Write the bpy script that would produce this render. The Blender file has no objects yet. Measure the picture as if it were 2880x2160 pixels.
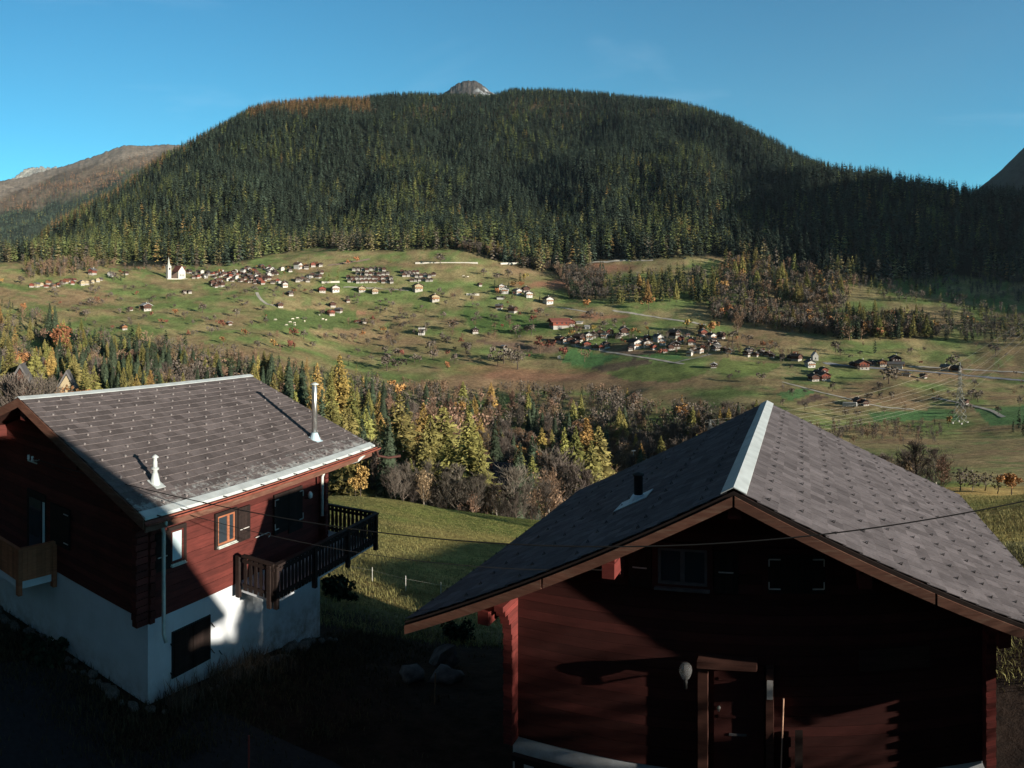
import bpy, math, random
import numpy as np
from mathutils import Vector, Matrix, Euler
random.seed(7); RNG = np.random.default_rng(7)
SC = bpy.context.scene
COL = SC.collection
R = math.radians
# ---------------------------------------------------------------- camera
F, HOR = 1904.3, 868.7            # pixels per radian and horizon row of the 2880 x 2160 panorama
cam_d = bpy.data.cameras.new("camera")
cam = bpy.data.objects.new("camera", cam_d); COL.objects.link(cam)
cam.location = (0, 0, 0); cam.rotation_euler = (R(90), 0, 0)
cam_d.type = 'PANO'; cam_d.panorama_type = 'CENTRAL_CYLINDRICAL'
cam_d.central_cylindrical_range_u_min = -1440 / F
cam_d.central_cylindrical_range_u_max = 1440 / F
cam_d.central_cylindrical_range_v_min = -(2160 - HOR) / F
cam_d.central_cylindrical_range_v_max = HOR / F
cam_d.central_cylindrical_radius = 1.0
cam_d.clip_start = 0.05; cam_d.clip_end = 60000
SC.camera = cam
SC.render.resolution_x, SC.render.resolution_y = 1024, 768
# ---------------------------------------------------------------- light
SUN_AZ, SUN_EL = R(124), R(10.6)   # azimuth clockwise from +Y
SUN = Vector((math.sin(SUN_AZ) * math.cos(SUN_EL), math.cos(SUN_AZ) * math.cos(SUN_EL), math.sin(SUN_EL)))
sl = bpy.data.lights.new("sun", 'SUN'); sl.energy = 5.0; sl.angle = R(0.53); sl.color = (1.0, 0.90, 0.76)
so = bpy.data.objects.new("sun", sl); COL.objects.link(so)
so.rotation_euler = (-SUN).to_track_quat('-Z', 'Y').to_euler(); so.location = (60, -40, 60)
W = bpy.data.worlds.new("World"); SC.world = W; W.use_nodes = True
nt = W.node_tree; nt.nodes.clear()
sky = nt.nodes.new('ShaderNodeTexSky'); sky.sky_type = 'NISHITA'; sky.sun_disc = False
sky.sun_elevation = SUN_EL; sky.sun_rotation = SUN_AZ; sky.altitude = 1100
sky.air_density = 1.0; sky.dust_density = 0.3; sky.ozone_density = 2.5
tint = nt.nodes.new('ShaderNodeMix'); tint.data_type = 'RGBA'; tint.blend_type = 'MULTIPLY'
tint.inputs[0].default_value = 1.0; tint.inputs[7].default_value = (0.62, 1.22, 1.12, 1)
bg = nt.nodes.new('ShaderNodeBackground'); bg.inputs[1].default_value = 0.125
wo = nt.nodes.new('ShaderNodeOutputWorld')
nt.links.new(sky.outputs[0], tint.inputs[6])
# the deep blue zenith of mountain air: darker straight overhead
tcz = nt.nodes.new('ShaderNodeTexCoord'); spz = nt.nodes.new('ShaderNodeSeparateXYZ'); nt.links.new(tcz.outputs['Generated'], spz.inputs[0])
rpz = nt.nodes.new('ShaderNodeValToRGB'); ez = rpz.color_ramp.elements; ez[0].position = 0.08; ez[0].color = (.40, .80, .82, 1); ez[1].position = 0.42; ez[1].color = (.28, .66, .76, 1); e2 = ez.new(0.56); e2.color = (.03, .05, .09, 1)
nt.links.new(spz.outputs[2], rpz.inputs[0])
mz = nt.nodes.new('ShaderNodeMix'); mz.data_type = 'RGBA'; mz.blend_type = 'MULTIPLY'; mz.inputs[0].default_value = 1.0; mz.inputs[7].default_value = (1.0, 1.25, 1.15, 1)
nt.links.new(rpz.outputs[0], mz.inputs[6]); nt.links.new(mz.outputs[2], tint.inputs[7])
# thin wisps of cirrus
tcw = nt.nodes.new('ShaderNodeTexCoord'); mpw = nt.nodes.new('ShaderNodeMapping'); mpw.inputs['Scale'].default_value = (2.0, 1.4, 9.0)
mpw.inputs['Rotation'].default_value = (0.25, 0.1, 0)
nzw = nt.nodes.new('ShaderNodeTexNoise'); nzw.inputs['Scale'].default_value = 1.1; nzw.inputs['Detail'].default_value = 7; nzw.inputs['Distortion'].default_value = 0.6
rpw = nt.nodes.new('ShaderNodeMapRange'); rpw.inputs[1].default_value = 0.56; rpw.inputs[2].default_value = 0.85; rpw.inputs[4].default_value = 0.12
cmw = nt.nodes.new('ShaderNodeMix'); cmw.data_type = 'RGBA'; cmw.inputs[7].default_value = (6.0, 7.0, 8.0, 1)
nt.links.new(tcw.outputs['Generated'], mpw.inputs[0]); nt.links.new(mpw.outputs[0], nzw.inputs[0]); nt.links.new(nzw.outputs[0], rpw.inputs[0])
nt.links.new(rpw.outputs[0], cmw.inputs[0]); nt.links.new(tint.outputs[2], cmw.inputs[6])
nt.links.new(cmw.outputs[2], bg.inputs[0]); nt.links.new(bg.outputs[0], wo.inputs[0])
SC.view_settings.view_transform = 'Standard'; SC.view_settings.look = 'None'
SC.view_settings.exposure = 0.88; SC.view_settings.gamma = 1.0; SC.view_settings.use_curve_mapping = False
SC.cycles.max_bounces = 6; SC.cycles.transparent_max_bounces = 8; SC.cycles.volume_bounces = 0

# ---------------------------------------------------------------- helpers
def tag(o, label=None, cat=None, group=None, kind=None):
    if label: o['label'] = label
    if cat: o['category'] = cat
    if group: o['group'] = group
    if kind: o['kind'] = kind
    return o

def empty(name, loc, rz=0.0, label=None, cat=None, group=None):
    o = bpy.data.objects.new(name, None); COL.objects.link(o)
    o.empty_display_size = 0.5; o.location = loc; o.rotation_euler = (0, 0, rz)
    return tag(o, label, cat, group)

def link(name, me, parent=None, loc=None, rz=None, sc=None):
    o = bpy.data.objects.new(name, me); COL.objects.link(o)
    if parent: o.parent = parent
    if loc is not None: o.location = loc
    if rz is not None: o.rotation_euler = (0, 0, rz)
    if sc is not None: o.scale = sc if hasattr(sc, '__len__') else (sc, sc, sc)
    return o

def np_mesh(name, verts, faces, mats, midx=None, tone=None, smooth=False, toneface=None):
    """verts (n,3); faces list of index tuples or (m,k) array"""
    me = bpy.data.meshes.new(name)
    verts = np.asarray(verts, dtype=np.float32)
    if isinstance(faces, np.ndarray):
        m, k = faces.shape
        li = faces.astype(np.int32).ravel(); ls = np.arange(0, m * k, k, dtype=np.int32); n = m
    else:
        n = len(faces); li = np.fromiter((i for f in faces for i in f), dtype=np.int32)
        ls = np.zeros(n, np.int32); ls[1:] = np.cumsum([len(f) for f in faces])[:-1]
    me.vertices.add(len(verts)); me.vertices.foreach_set('co', verts.ravel())
    me.loops.add(len(li)); me.loops.foreach_set('vertex_index', li)
    me.polygons.add(n); me.polygons.foreach_set('loop_start', ls)
    for m_ in (mats if isinstance(mats, (list, tuple)) else [mats]): me.materials.append(m_)
    me.update(calc_edges=True)
    if midx is not None: me.polygons.foreach_set('material_index', np.asarray(midx, np.int32))
    me.polygons.foreach_set('use_smooth', np.full(n, smooth))
    if tone is not None:
        a = me.color_attributes.new('tone', 'FLOAT_COLOR', 'POINT')
        t = np.asarray(tone, np.float32)
        if t.ndim == 1: t = np.stack([t, t, t, np.ones_like(t)], 1)
        elif t.shape[1] == 3: t = np.concatenate([t, np.ones((len(t), 1), np.float32)], 1)
        a.data.foreach_set('color', t.ravel())
    me.validate(); me.update()
    return me

class MB:
    """collects shapes and links them as one mesh object"""
    def __init__(s): s.v = []; s.f = []; s.m = []; s.t = []
    def add(s, vs, fs, mi=0, tone=0.5):
        b = len(s.v); s.v += [tuple(p) for p in vs]; s.t += [tone] * len(vs)
        for f in fs: s.f.append(tuple(b + i for i in f)); s.m.append(mi)
        return s
    def box(s, x0, x1, y0, y1, z0, z1, mi=0, tone=0.5, M=None):
        vs = [(x0, y0, z0), (x1, y0, z0), (x1, y1, z0), (x0, y1, z0), (x0, y0, z1), (x1, y0, z1), (x1, y1, z1), (x0, y1, z1)]
        if M is not None: vs = [tuple(M @ Vector(p)) for p in vs]
        return s.add(vs, [(0, 3, 2, 1), (4, 5, 6, 7), (0, 1, 5, 4), (1, 2, 6, 5), (2, 3, 7, 6), (3, 0, 4, 7)], mi, tone)
    def bar(s, a, b, w, h, mi=0, tone=0.5, up=(0, 0, 1)):
        a, b = Vector(a), Vector(b); d = (b - a); L = d.length; d.normalize()
        x = d.cross(Vector(up))
        if x.length < 1e-4: x = d.cross(Vector((1, 0, 0)))
        x.normalize(); z = x.cross(d)
        vs = []
        for p in (a, b):
            for sx, sz in ((-1, -1), (1, -1), (1, 1), (-1, 1)): vs.append(p + x * sx * w / 2 + z * sz * h / 2)
        return s.add(vs, [(3, 2, 1, 0), (4, 5, 6, 7), (0, 1, 5, 4), (1, 2, 6, 5), (2, 3, 7, 6), (3, 0, 4, 7)], mi, tone)
    def tube(s, pts, rad, n=8, mi=0, tone=0.5, caps=True):
        pts = [Vector(p) for p in pts]; rads = rad if hasattr(rad, '__len__') else [rad] * len(pts)
        vs = []; fs = []; prev = None
        for i, p in enumerate(pts):
            d = (pts[min(i + 1, len(pts) - 1)] - pts[max(i - 1, 0)]).normalized()
            if prev is None:
                x = d.cross(Vector((0, 0, 1)))
                if x.length < 1e-3: x = d.cross(Vector((0, 1, 0)))
            else: x = prev - d * prev.dot(d)
            x.normalize(); prev = x; y = d.cross(x)
            for k in range(n):
                a = 2 * math.pi * k / n; vs.append(p + (x * math.cos(a) + y * math.sin(a)) * rads[i])
        for i in range(len(pts) - 1):
            for k in range(n):
                k2 = (k + 1) % n; fs.append((i * n + k, i * n + k2, (i + 1) * n + k2, (i + 1) * n + k))
        if caps: fs.append(tuple(range(n - 1, -1, -1))); fs.append(tuple((len(pts) - 1) * n + k for k in range(n)))
        return s.add(vs, fs, mi, tone)
    def quad(s, a, b, c, d, mi=0, tone=0.5): return s.add([a, b, c, d], [(0, 1, 2, 3)], mi, tone)
    def prism(s, poly, axis, a0, a1, mi=0, tone=0.5):
        """poly: list of (p,q); extruded along axis ('x': (y,z), 'y': (x,z), 'z': (x,y))"""
        def mk(p, q, a): return {'x': (a, p, q), 'y': (p, a, q), 'z': (p, q, a)}[axis]
        n = len(poly); vs = [mk(p, q, a0) for p, q in poly] + [mk(p, q, a1) for p, q in poly]
        fs = [tuple(range(n))[::-1], tuple(range(n, 2 * n))] + [(i, (i + 1) % n, n + (i + 1) % n, n + i) for i in range(n)]
        return s.add(vs, fs, mi, tone)
    def mesh(s, name, mats, smooth=False):
        me = np_mesh(name, s.v, s.f, mats, s.m, s.t, smooth)
        import bmesh
        bm = bmesh.new(); bm.from_mesh(me); bmesh.ops.recalc_face_normals(bm, faces=bm.faces); bm.to_mesh(me); bm.free()
        return me
    def obj(s, name, mats, parent=None, smooth=False, **k):
        return link(name, s.mesh(name, mats, smooth), parent, **k)

def lathe(mb, prof, c, n=12, mi=0, tone=0.5):
    """prof list of (r, z) about vertical axis through c"""
    vs = []; fs = []
    for r_, z_ in prof:
        for k in range(n): a = 2 * math.pi * k / n; vs.append((c[0] + r_ * math.cos(a), c[1] + r_ * math.sin(a), c[2] + z_))
    for i in range(len(prof) - 1):
        for k in range(n): k2 = (k + 1) % n; fs.append((i * n + k, i * n + k2, (i + 1) * n + k2, (i + 1) * n + k))
    fs.append(tuple(range(n - 1, -1, -1))); fs.append(tuple((len(prof) - 1) * n + k for k in range(n)))
    mb.add(vs, fs, mi, tone)

# ---------------------------------------------------------------- materials
class NT:
    def __init__(s, name):
        s.m = bpy.data.materials.new(name); s.m.use_nodes = True; s.t = s.m.node_tree
        s.b = s.t.nodes['Principled BSDF']; s.out = s.t.nodes['Material Output']
    def n(s, typ, **kw):
        nd = s.t.nodes.new(typ)
        for k, v in kw.items():
            if isinstance(k, str) and hasattr(nd, k): setattr(nd, k, v)
        return nd
    def l(s, a, b): s.t.links.new(a, b)
    def noise(s, vec, scale, detail=4, rough=0.55, dist=0.0):
        n = s.n('ShaderNodeTexNoise'); n.inputs['Scale'].default_value = scale; n.inputs['Detail'].default_value = detail
        n.inputs['Roughness'].default_value = rough; n.inputs['Distortion'].default_value = dist
        if vec is not None: s.l(vec, n.inputs['Vector'])
        return n.outputs[0]
    def coord(s, which='Object', scale=(1, 1, 1), rot=(0, 0, 0)):
        c = s.n('ShaderNodeTexCoord'); m = s.n('ShaderNodeMapping'); m.inputs['Scale'].default_value = scale; m.inputs['Rotation'].default_value = rot
        s.l(c.outputs[which], m.inputs[0]); return m.outputs[0]
    def ramp(s, fac, stops):
        r = s.n('ShaderNodeValToRGB'); e = r.color_ramp.elements
        while len(e) < len(stops): e.new(0.5)
        for i, (p, c) in enumerate(stops):
            e[i].position = p; e[i].color = (*c, 1) if len(c) == 3 else c
        s.l(fac, r.inputs[0]); return r.outputs[0]
    def mix(s, fac, a, b, mode='MIX'):
        m = s.n('ShaderNodeMix'); m.data_type = 'RGBA'; m.blend_type = mode
        for inp, v in ((0, fac), (6, a), (7, b)):
            if isinstance(v, (int, float)): m.inputs[inp].default_value = v
            elif isinstance(v, tuple): m.inputs[inp].default_value = (*v, 1) if len(v) == 3 else v
            else: s.l(v, m.inputs[inp])
        return m.outputs[2]
    def rng(s, v, a, b, c, d):
        m = s.n('ShaderNodeMapRange'); s.l(v, m.inputs[0])
        for i, q in enumerate((a, b, c, d)): m.inputs[i + 1].default_value = q
        return m.outputs[0]
    def math(s, op, a, b=None):
        m = s.n('ShaderNodeMath'); m.operation = op
        for i, v in enumerate((a, b)):
            if v is None: continue
            if isinstance(v, (int, float)): m.inputs[i].default_value = v
            else: s.l(v, m.inputs[i])
        return m.outputs[0]
    def tone(s):
        a = s.n('ShaderNodeAttribute'); a.attribute_name = 'tone'; return a.outputs['Color'], a.outputs['Fac']
    def bump(s, h, strength=0.3, dist=0.02):
        b = s.n('ShaderNodeBump'); b.inputs['Strength'].default_value = strength; b.inputs['Distance'].default_value = dist
        s.l(h, b.inputs['Height']); s.l(b.outputs[0], s.b.inputs['Normal'])
    def fin(s, col, rough=0.8, metal=0.0, spec=0.3):
        if isinstance(col, tuple): s.b.inputs['Base Color'].default_value = (*col[:3], 1)
        else: s.l(col, s.b.inputs['Base Color'])
        if isinstance(rough, (int, float)): s.b.inputs['Roughness'].default_value = rough
        else: s.l(rough, s.b.inputs['Roughness'])
        s.b.inputs['Metallic'].default_value = metal; s.b.inputs['Specular IOR Level'].default_value = spec
        return s.m

def simple(name, col, rough=0.8, var=0.25, scale=6.0, metal=0.0, spec=0.3, bump=0.0, aniso=(1, 1, 1), bdist=0.01):
    t = NT(name); c = t.coord('Object', aniso); n = t.noise(c, scale, 5)
    f = t.rng(n, 0.3, 0.7, 1 - var, 1 + var)
    cm = t.mix(1.0, tuple(col), f, 'MULTIPLY')
    if bump: t.bump(n, bump, bdist)
    return t.fin(cm, rough, metal, spec)

# ---------------------------------------------------------------- value noise
_perm = RNG.random((256, 256)).astype(np.float64)
def vnoise(x, y):
    x = np.asarray(x, float); y = np.asarray(y, float)
    xi = np.floor(x).astype(int); yi = np.floor(y).astype(int); fx = x - xi; fy = y - yi
    fx = fx * fx * (3 - 2 * fx); fy = fy * fy * (3 - 2 * fy)
    g = lambda a, b: _perm[a & 255, b & 255]
    return (g(xi, yi) * (1 - fx) + g(xi + 1, yi) * fx) * (1 - fy) + (g(xi, yi + 1) * (1 - fx) + g(xi + 1, yi + 1) * fx) * fy
def fbm(x, y, o=4):
    s = 0; a = 0.5; n = 0
    for i in range(o): s = s + a * vnoise(x * 2 ** i + 17 * i, y * 2 ** i + 31 * i); n += a; a *= 0.5
    return s / n
def pip(px, py, poly):
    px = np.asarray(px, float); py = np.asarray(py, float); ins = np.zeros(px.shape, bool); n = len(poly)
    for i in range(n):
        x1, y1 = poly[i]; x2, y2 = poly[(i + 1) % n]
        c = ((y1 > py) != (y2 > py)) & (px < (x2 - x1) * (py - y1) / ((y2 - y1) or 1e-9) + x1); ins ^= c
    return ins
# ---------------------------------------------------------------- terrain: height profiles per azimuth (r metres -> height)
def zy(r, y): return (r, -(y - HOR) / F * r)
PROF = {
 -4542: [(1, -8.2), (12, -7), (30, 0), (80, 35), (200, 110), (500, 290), (900, 500), (2000, 800), (3500, 900)],  # both seam columns: unseen slope behind the camera, raised to block sky light
 7422: [(1, -8.2), (12, -7), (30, 0), (80, 35), (200, 110), (500, 290), (900, 500), (2000, 800), (3500, 900)],
 -2600: [(1, -8.4), (14, -8.4), (40, -5), (100, 10), (300, 80), (700, 260), (1150, 480), (2000, 850), (3000, 1000)],  # unseen mountainside at the left, raised to block low sky light
 -280: [(1, -8.6), (12, -8.8), (17, -8.9), (24, -9.6), (35, -13), (60, -22), (100, -36), (150, -50), (300, -52), zy(380, 1110), zy(560, 1003), zy(760, 893), zy(1000, 795), zy(1150, 748), zy(1400, 736), zy(1700, 738), zy(2200, 770), zy(3200, 830)],
 -700: [(1, -8.6), (12, -8.7), (20, -9.0), (35, -12), (60, -20), (100, -34), (150, -50), (300, -50), (560, -20), (760, 60), (1000, 180), (1500, 460), (2200, 850), (3000, 1000)],  # out of view too, heightened to cut sky light from the left
 0:    [(1, -8.6), (12, -8.8), (17, -8.9), (24, -9.6), (35, -13), (60, -22), (100, -36), (150, -50), (300, -52), zy(380, 1110), zy(560, 1003), zy(760, 893), zy(1000, 795), zy(1150, 748), zy(1400, 736), zy(1700, 738), zy(2200, 770), zy(3200, 830)],
 250:  [(1, -8.6), (12, -8.8), (17, -8.95), (24, -9.6), (35, -13), (60, -22), (100, -36), (150, -50), (300, -54), zy(380, 1115), zy(560, 1008), zy(760, 898), zy(1000, 803), zy(1150, 752), zy(1400, 700), zy(1900, 590), zy(2300, 600), zy(3200, 700)],
 500:  [(1, -8.6), (12, -8.85), (17, -9.0), (24, -9.8), (35, -13.5), (60, -22), (100, -36), (150, -50), (300, -56), zy(380, 1120), zy(560, 1012), zy(760, 903), zy(1000, 812), zy(1150, 762), zy(1350, 705), zy(1900, 545), zy(2450, 432), zy(2800, 460), zy(3500, 600)],
 750:  [(1, -8.6), (12, -8.95), (17, -9.2), (24, -10.2), (40, -15), (70, -23), (100, -30), (122, -35), (150, -48), (220, -60), (300, -62), zy(380, 1160), zy(480, 1080), zy(600, 1010), zy(760, 918), zy(1000, 808), zy(1150, 748), zy(1350, 670), zy(1900, 490), zy(2600, 306), zy(2900, 350), zy(3600, 500)],
 1000: [(1, -8.6), (12, -9.0), (17, -9.4), (24, -11.0), (40, -15.2), (70, -22.6), (100, -29.5), zy(128, 1396), (140, -40), (155, -47), (200, -62), (260, -72), (350, -76), zy(450, 1150), zy(560, 1080), zy(700, 1008), zy(850, 915), zy(1000, 815), zy(1150, 738), zy(1350, 650), zy(1900, 460), zy(2700, 288), zy(3000, 320), zy(3700, 460)],
 1300: [(1, -8.6), (12, -9.1), (17, -9.6), (24, -11.6), (40, -16.2), (70, -24.3), (100, -32), zy(130, 1440), (142, -45), (160, -54), (200, -66), (280, -80), (370, -82), zy(460, 1190), zy(560, 1105), zy(700, 1010), zy(850, 905), zy(1000, 805), zy(1130, 730), zy(1350, 650), zy(1900, 470), zy(2750, 280), zy(3000, 300), zy(3700, 420)],
 1600: [(1, -8.6), (12, -9.1), (17, -9.6), (24, -11.6), (40, -17), (70, -26), (100, -34), zy(128, 1475), (142, -47), (160, -56), (200, -68), (280, -80), (370, -82), zy(440, 1210), zy(560, 1110), zy(700, 1010), zy(850, 895), zy(1000, 820), zy(1150, 755), zy(1400, 655), zy(1900, 480), zy(2750, 266), zy(3000, 290), zy(3700, 400)],
 1900: [(1, -8.6), (12, -9.0), (17, -9.4), (24, -11.0), (40, -16), (70, -26), (130, -46), (200, -60), (280, -72), (350, -76), zy(430, 1190), zy(530, 1100), zy(640, 1020), zy(780, 930), zy(950, 830), zy(1150, 735), zy(1400, 645), zy(1900, 470), zy(2600, 298), zy(2900, 330), zy(3600, 500)],
 2150: [(1, -8.6), (12, -8.9), (17, -9.1), (24, -10.5), (40, -15), (70, -24), (130, -42), (200, -54), (280, -64), zy(350, 1220), zy(430, 1155), zy(530, 1085), zy(640, 1020), zy(780, 940), zy(950, 850), zy(1150, 755), zy(1400, 660), zy(1800, 500), zy(2250, 398), zy(2500, 430), zy(3600, 600)],
 2400: [(1, -8.6), (12, -8.8), (17, -8.9), (24, -9.8), (40, -14), (70, -22), (130, -38), (200, -50), (300, -62), zy(370, 1225), zy(430, 1180), zy(530, 1105), zy(650, 1035), zy(800, 940), zy(950, 860), zy(1150, 760), zy(1350, 620), zy(1600, 500), zy(1800, 520), zy(2400, 640)],
 2650: [(1, -8.6), (12, -8.8), (17, -8.85), (24, -9.1), (40, -12.5), (62, -17.5), (75, -22), (100, -27), (150, -38), (200, -47), (300, -62), zy(400, 1215), zy(460, 1170), zy(560, 1095), zy(680, 1045), zy(820, 950), zy(980, 870), zy(1150, 780), zy(1350, 640), zy(1550, 535), zy(1750, 560), zy(2400, 700)],
 2880: [(1, -8.6), (12, -8.8), (17, -8.85), (24, -9.0), (40, -11.8), zy(62, 1395), (75, -21), (100, -27.5), (150, -38), (200, -46.5), (300, -61), zy(400, 1210), zy(460, 1160), zy(560, 1105), zy(680, 1055), zy(820, 965), zy(980, 885), zy(1150, 795), zy(1350, 665), zy(1550, 553), zy(1750, 580), zy(2400, 700)],
 3500: [(1, -8.5), (12, -8.6), (40, -10), (62, -15), (100, -25), (200, -44), (300, -58), (460, -66), (680, -60), (980, 0), (1350, 120), (1550, 240), (1750, 230), (2400, 150)],
 5600: [(1, -8.2), (14, -8), (40, -5), (100, 5), (300, 30), (700, 60), (1150, 80), (2000, 120), (3200, 130)],
}
_cols = sorted(PROF); _lr = np.linspace(math.log(1.0), math.log(4200), 420)
def _pch(xs, ys, q):
    xs = np.array(xs, float); ys = np.array(ys, float); h = np.diff(xs); d = np.diff(ys) / h
    m = np.zeros(len(xs)); m[0] = d[0]; m[-1] = d[-1]
    for i in range(1, len(xs) - 1):
        if d[i - 1] * d[i] > 0:
            w1 = 2 * h[i] + h[i - 1]; w2 = h[i] + 2 * h[i - 1]; m[i] = (w1 + w2) / (w1 / d[i - 1] + w2 / d[i])
    i = np.clip(np.searchsorted(xs, q) - 1, 0, len(xs) - 2); t = np.clip((q - xs[i]) / h[i], 0, 1)
    return ys[i] * (1 + 2 * t) * (1 - t) ** 2 + m[i] * h[i] * t * (1 - t) ** 2 + ys[i + 1] * t * t * (3 - 2 * t) + m[i + 1] * h[i] * t * t * (t - 1)
_T = []
for c in _cols:
    p = sorted(PROF[c]); rr = np.exp(_lr)
    # interpolate slope z/r against log r: keeps picture rows smooth
    _T.append(_pch([math.log(a) for a, b in p], [b / a if a > 30 else b / 30 for a, b in p], _lr) if False else _pch([a for a, b in p], [b for a, b in p], np.minimum(rr, p[-1][0])))
_T = np.array(_T)
_Tdx = np.zeros_like(_T); _cx = np.array(_cols, float)
for i in range(len(_cols)):
    a, b = max(i - 1, 0), min(i + 1, len(_cols) - 1); _Tdx[i] = (_T[b] - _T[a]) / (_cx[b] - _cx[a])
_SKX = np.arange(60, 2881, 20.0); _SKD = np.zeros(len(_SKX))
def ground(x, y):
    x = np.asarray(x, float); y = np.asarray(y, float); r = np.maximum(np.hypot(x, y), 1.01); th = np.arctan2(x, y)
    px = np.clip(1440 + F * th, _cx[0], _cx[-1]); q = np.clip((np.log(r) - _lr[0]) / (_lr[1] - _lr[0]), 0, len(_lr) - 1.001)
    j = q.astype(int); fj = q - j; i = np.clip(np.searchsorted(_cx, px) - 1, 0, len(_cx) - 2); h = _cx[i + 1] - _cx[i]; t = (px - _cx[i]) / h
    def g(T, ii): return T[ii, j] * (1 - fj) + T[ii, j + 1] * fj
    z = g(_T, i) * (1 + 2 * t) * (1 - t) ** 2 + g(_Tdx, i) * h * t * (1 - t) ** 2 + g(_T, i + 1) * t * t * (3 - 2 * t) + g(_Tdx, i + 1) * h * t * t * (t - 1)
    z = z + (fbm(x / 9, y / 9, 2) - .5) * 0.5 * np.clip((r - 24) / 30, 0, 1)
    z = z + (fbm(x / 60, y / 60, 3) - .5) * 5 * np.clip((r - 180) / 400, 0, 1)
    z = z + (fbm(x / 22 + 9, y / 22, 2) - .5) * 2.2 * np.clip((r - 380) / 300, 0, 1)
    mt = np.clip((r - 1150) / 500, 0, 1) * np.clip((np.interp(px, [2000, 2450], [2600, 1550]) - r) / 700, 0.12, 1)
    z = z + (1 - np.abs(2 * fbm(x / 420 + 3, y / 900, 3) - 1) * 2.2 - .4) * 95 * mt
    z = z + np.interp(px, _SKX, _SKD) * r / F * np.clip((r - 1250) / 600, 0, 1)
    return z
# fit the crest of the big mountain to its outline (tree tops stand about 13 rows above)
_SKY = [(60, 722), (136, 640), (194, 607), (325, 539), (452, 440), (506, 412), (542, 394), (633, 345), (700, 308), (768, 288), (836, 284), (904, 276), (1013, 275), (1126, 263), (1262, 268), (1384, 268), (1442, 252), (1623, 256), (1759, 272), (1895, 286), (1970, 304), (2061, 341), (2151, 386), (2242, 436), (2332, 481), (2377, 485), (2468, 490), (2558, 512), (2648, 526), (2716, 540), (2880, 541)]
for _k in range(5):
    rr = np.linspace(1250, 3400, 260); tt = (_SKX - 1440) / F; zz = ground(rr[None] * np.sin(tt)[:, None], rr[None] * np.cos(tt)[:, None]); cur = (HOR - F * zz / rr[None]).min(1)
    _SKD += (cur - (np.interp(_SKX, [a for a, b in _SKY], [b for a, b in _SKY]) + np.interp(_SKX, [60, 2200, 2400], [12, 12, 20]))) * .9
def dirp(px):
    t = (px - 1440) / F; return math.sin(t), math.cos(t)
_rs = np.exp(np.linspace(math.log(9), math.log(4000), 1500))
def at(px, py, rmin=15, rmax=4000):
    """first ground point seen at picture position (px, py)"""
    sx, cx = dirp(px); m = (_rs >= rmin) & (_rs <= rmax); rr = _rs[m]
    z = ground(rr * sx, rr * cx); yy = HOR - F * z / rr
    k = np.nonzero(yy <= py)[0]
    if len(k) == 0: return None
    k = k[0]; r0 = rr[k]
    if k > 0:
        a, b = yy[k - 1], yy[k]; r0 = rr[k - 1] + (rr[k] - rr[k - 1]) * (a - py) / max(a - b, 1e-6)
    return Vector((r0 * sx, r0 * cx, float(ground(r0 * sx, r0 * cx))))
def rad(px, r):
    sx, cx = dirp(px); return Vector((r * sx, r * cx, float(ground(r * sx, r * cx))))

# colour zones of the ground, given in picture rows of the ground itself (stored as ground colour per vertex)
FOREST_EDGE = [(-700, 745), (0, 742), (130, 735), (300, 748), (450, 752), (650, 748), (740, 728), (880, 700), (1000, 702), (1130, 708), (1230, 700), (1330, 712), (1420, 745), (1500, 762), (1600, 765), (1700, 735), (1900, 727), (2050, 722), (2200, 760), (2350, 790), (2500, 790), (2700, 785), (2880, 795), (3500, 800)]
def forest_edge(px): return np.interp(px, [a for a, b in FOREST_EDGE], [b for a, b in FOREST_EDGE])
G1, G2, B1, B2 = (.085, .20, .070), (.165, .22, .065), (.19, .125, .095), (.11, .075, .062)
FIELDS = [([(1599, 982), (1749, 1002), (1658, 1037), (1580, 1018)], G1), ([(1333, 956), (1613, 975), (1540, 998), (1400, 978)], B1), ([(1661, 1037), (1788, 1008), (1840, 1015), (1821, 1028), (1700, 1045)], B2), ([(1700, 1047), (1830, 1026), (1900, 1022), (2000, 1045), (1900, 1075), (1760, 1070)], G2),
 ([(1790, 1003), (1850, 1010), (1940, 1008), (1900, 1000), (1830, 992)], G1), ([(1690, 989), (1860, 980), (1830, 1000), (1750, 999)], B1), ([(2030, 1008), (2200, 1025), (2140, 1058), (2010, 1048)], G2), ([(2235, 1133), (2294, 1109), (2338, 1115), (2259, 1139)], B2), ([(2179, 1107), (2259, 1091), (2294, 1104), (2223, 1127)], G1),
 ([(2740, 1150), (2900, 1140), (2900, 1190), (2790, 1200)], G1), ([(740, 870), (1000, 870), (1010, 925), (760, 925)], (.100, .155, .048)), ([(1300, 870), (1500, 890), (1560, 930), (1330, 940)], (.085, .150, .042)), ([(2440, 1160), (2680, 1150), (2700, 1180), (2460, 1185)], G1)]
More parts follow.
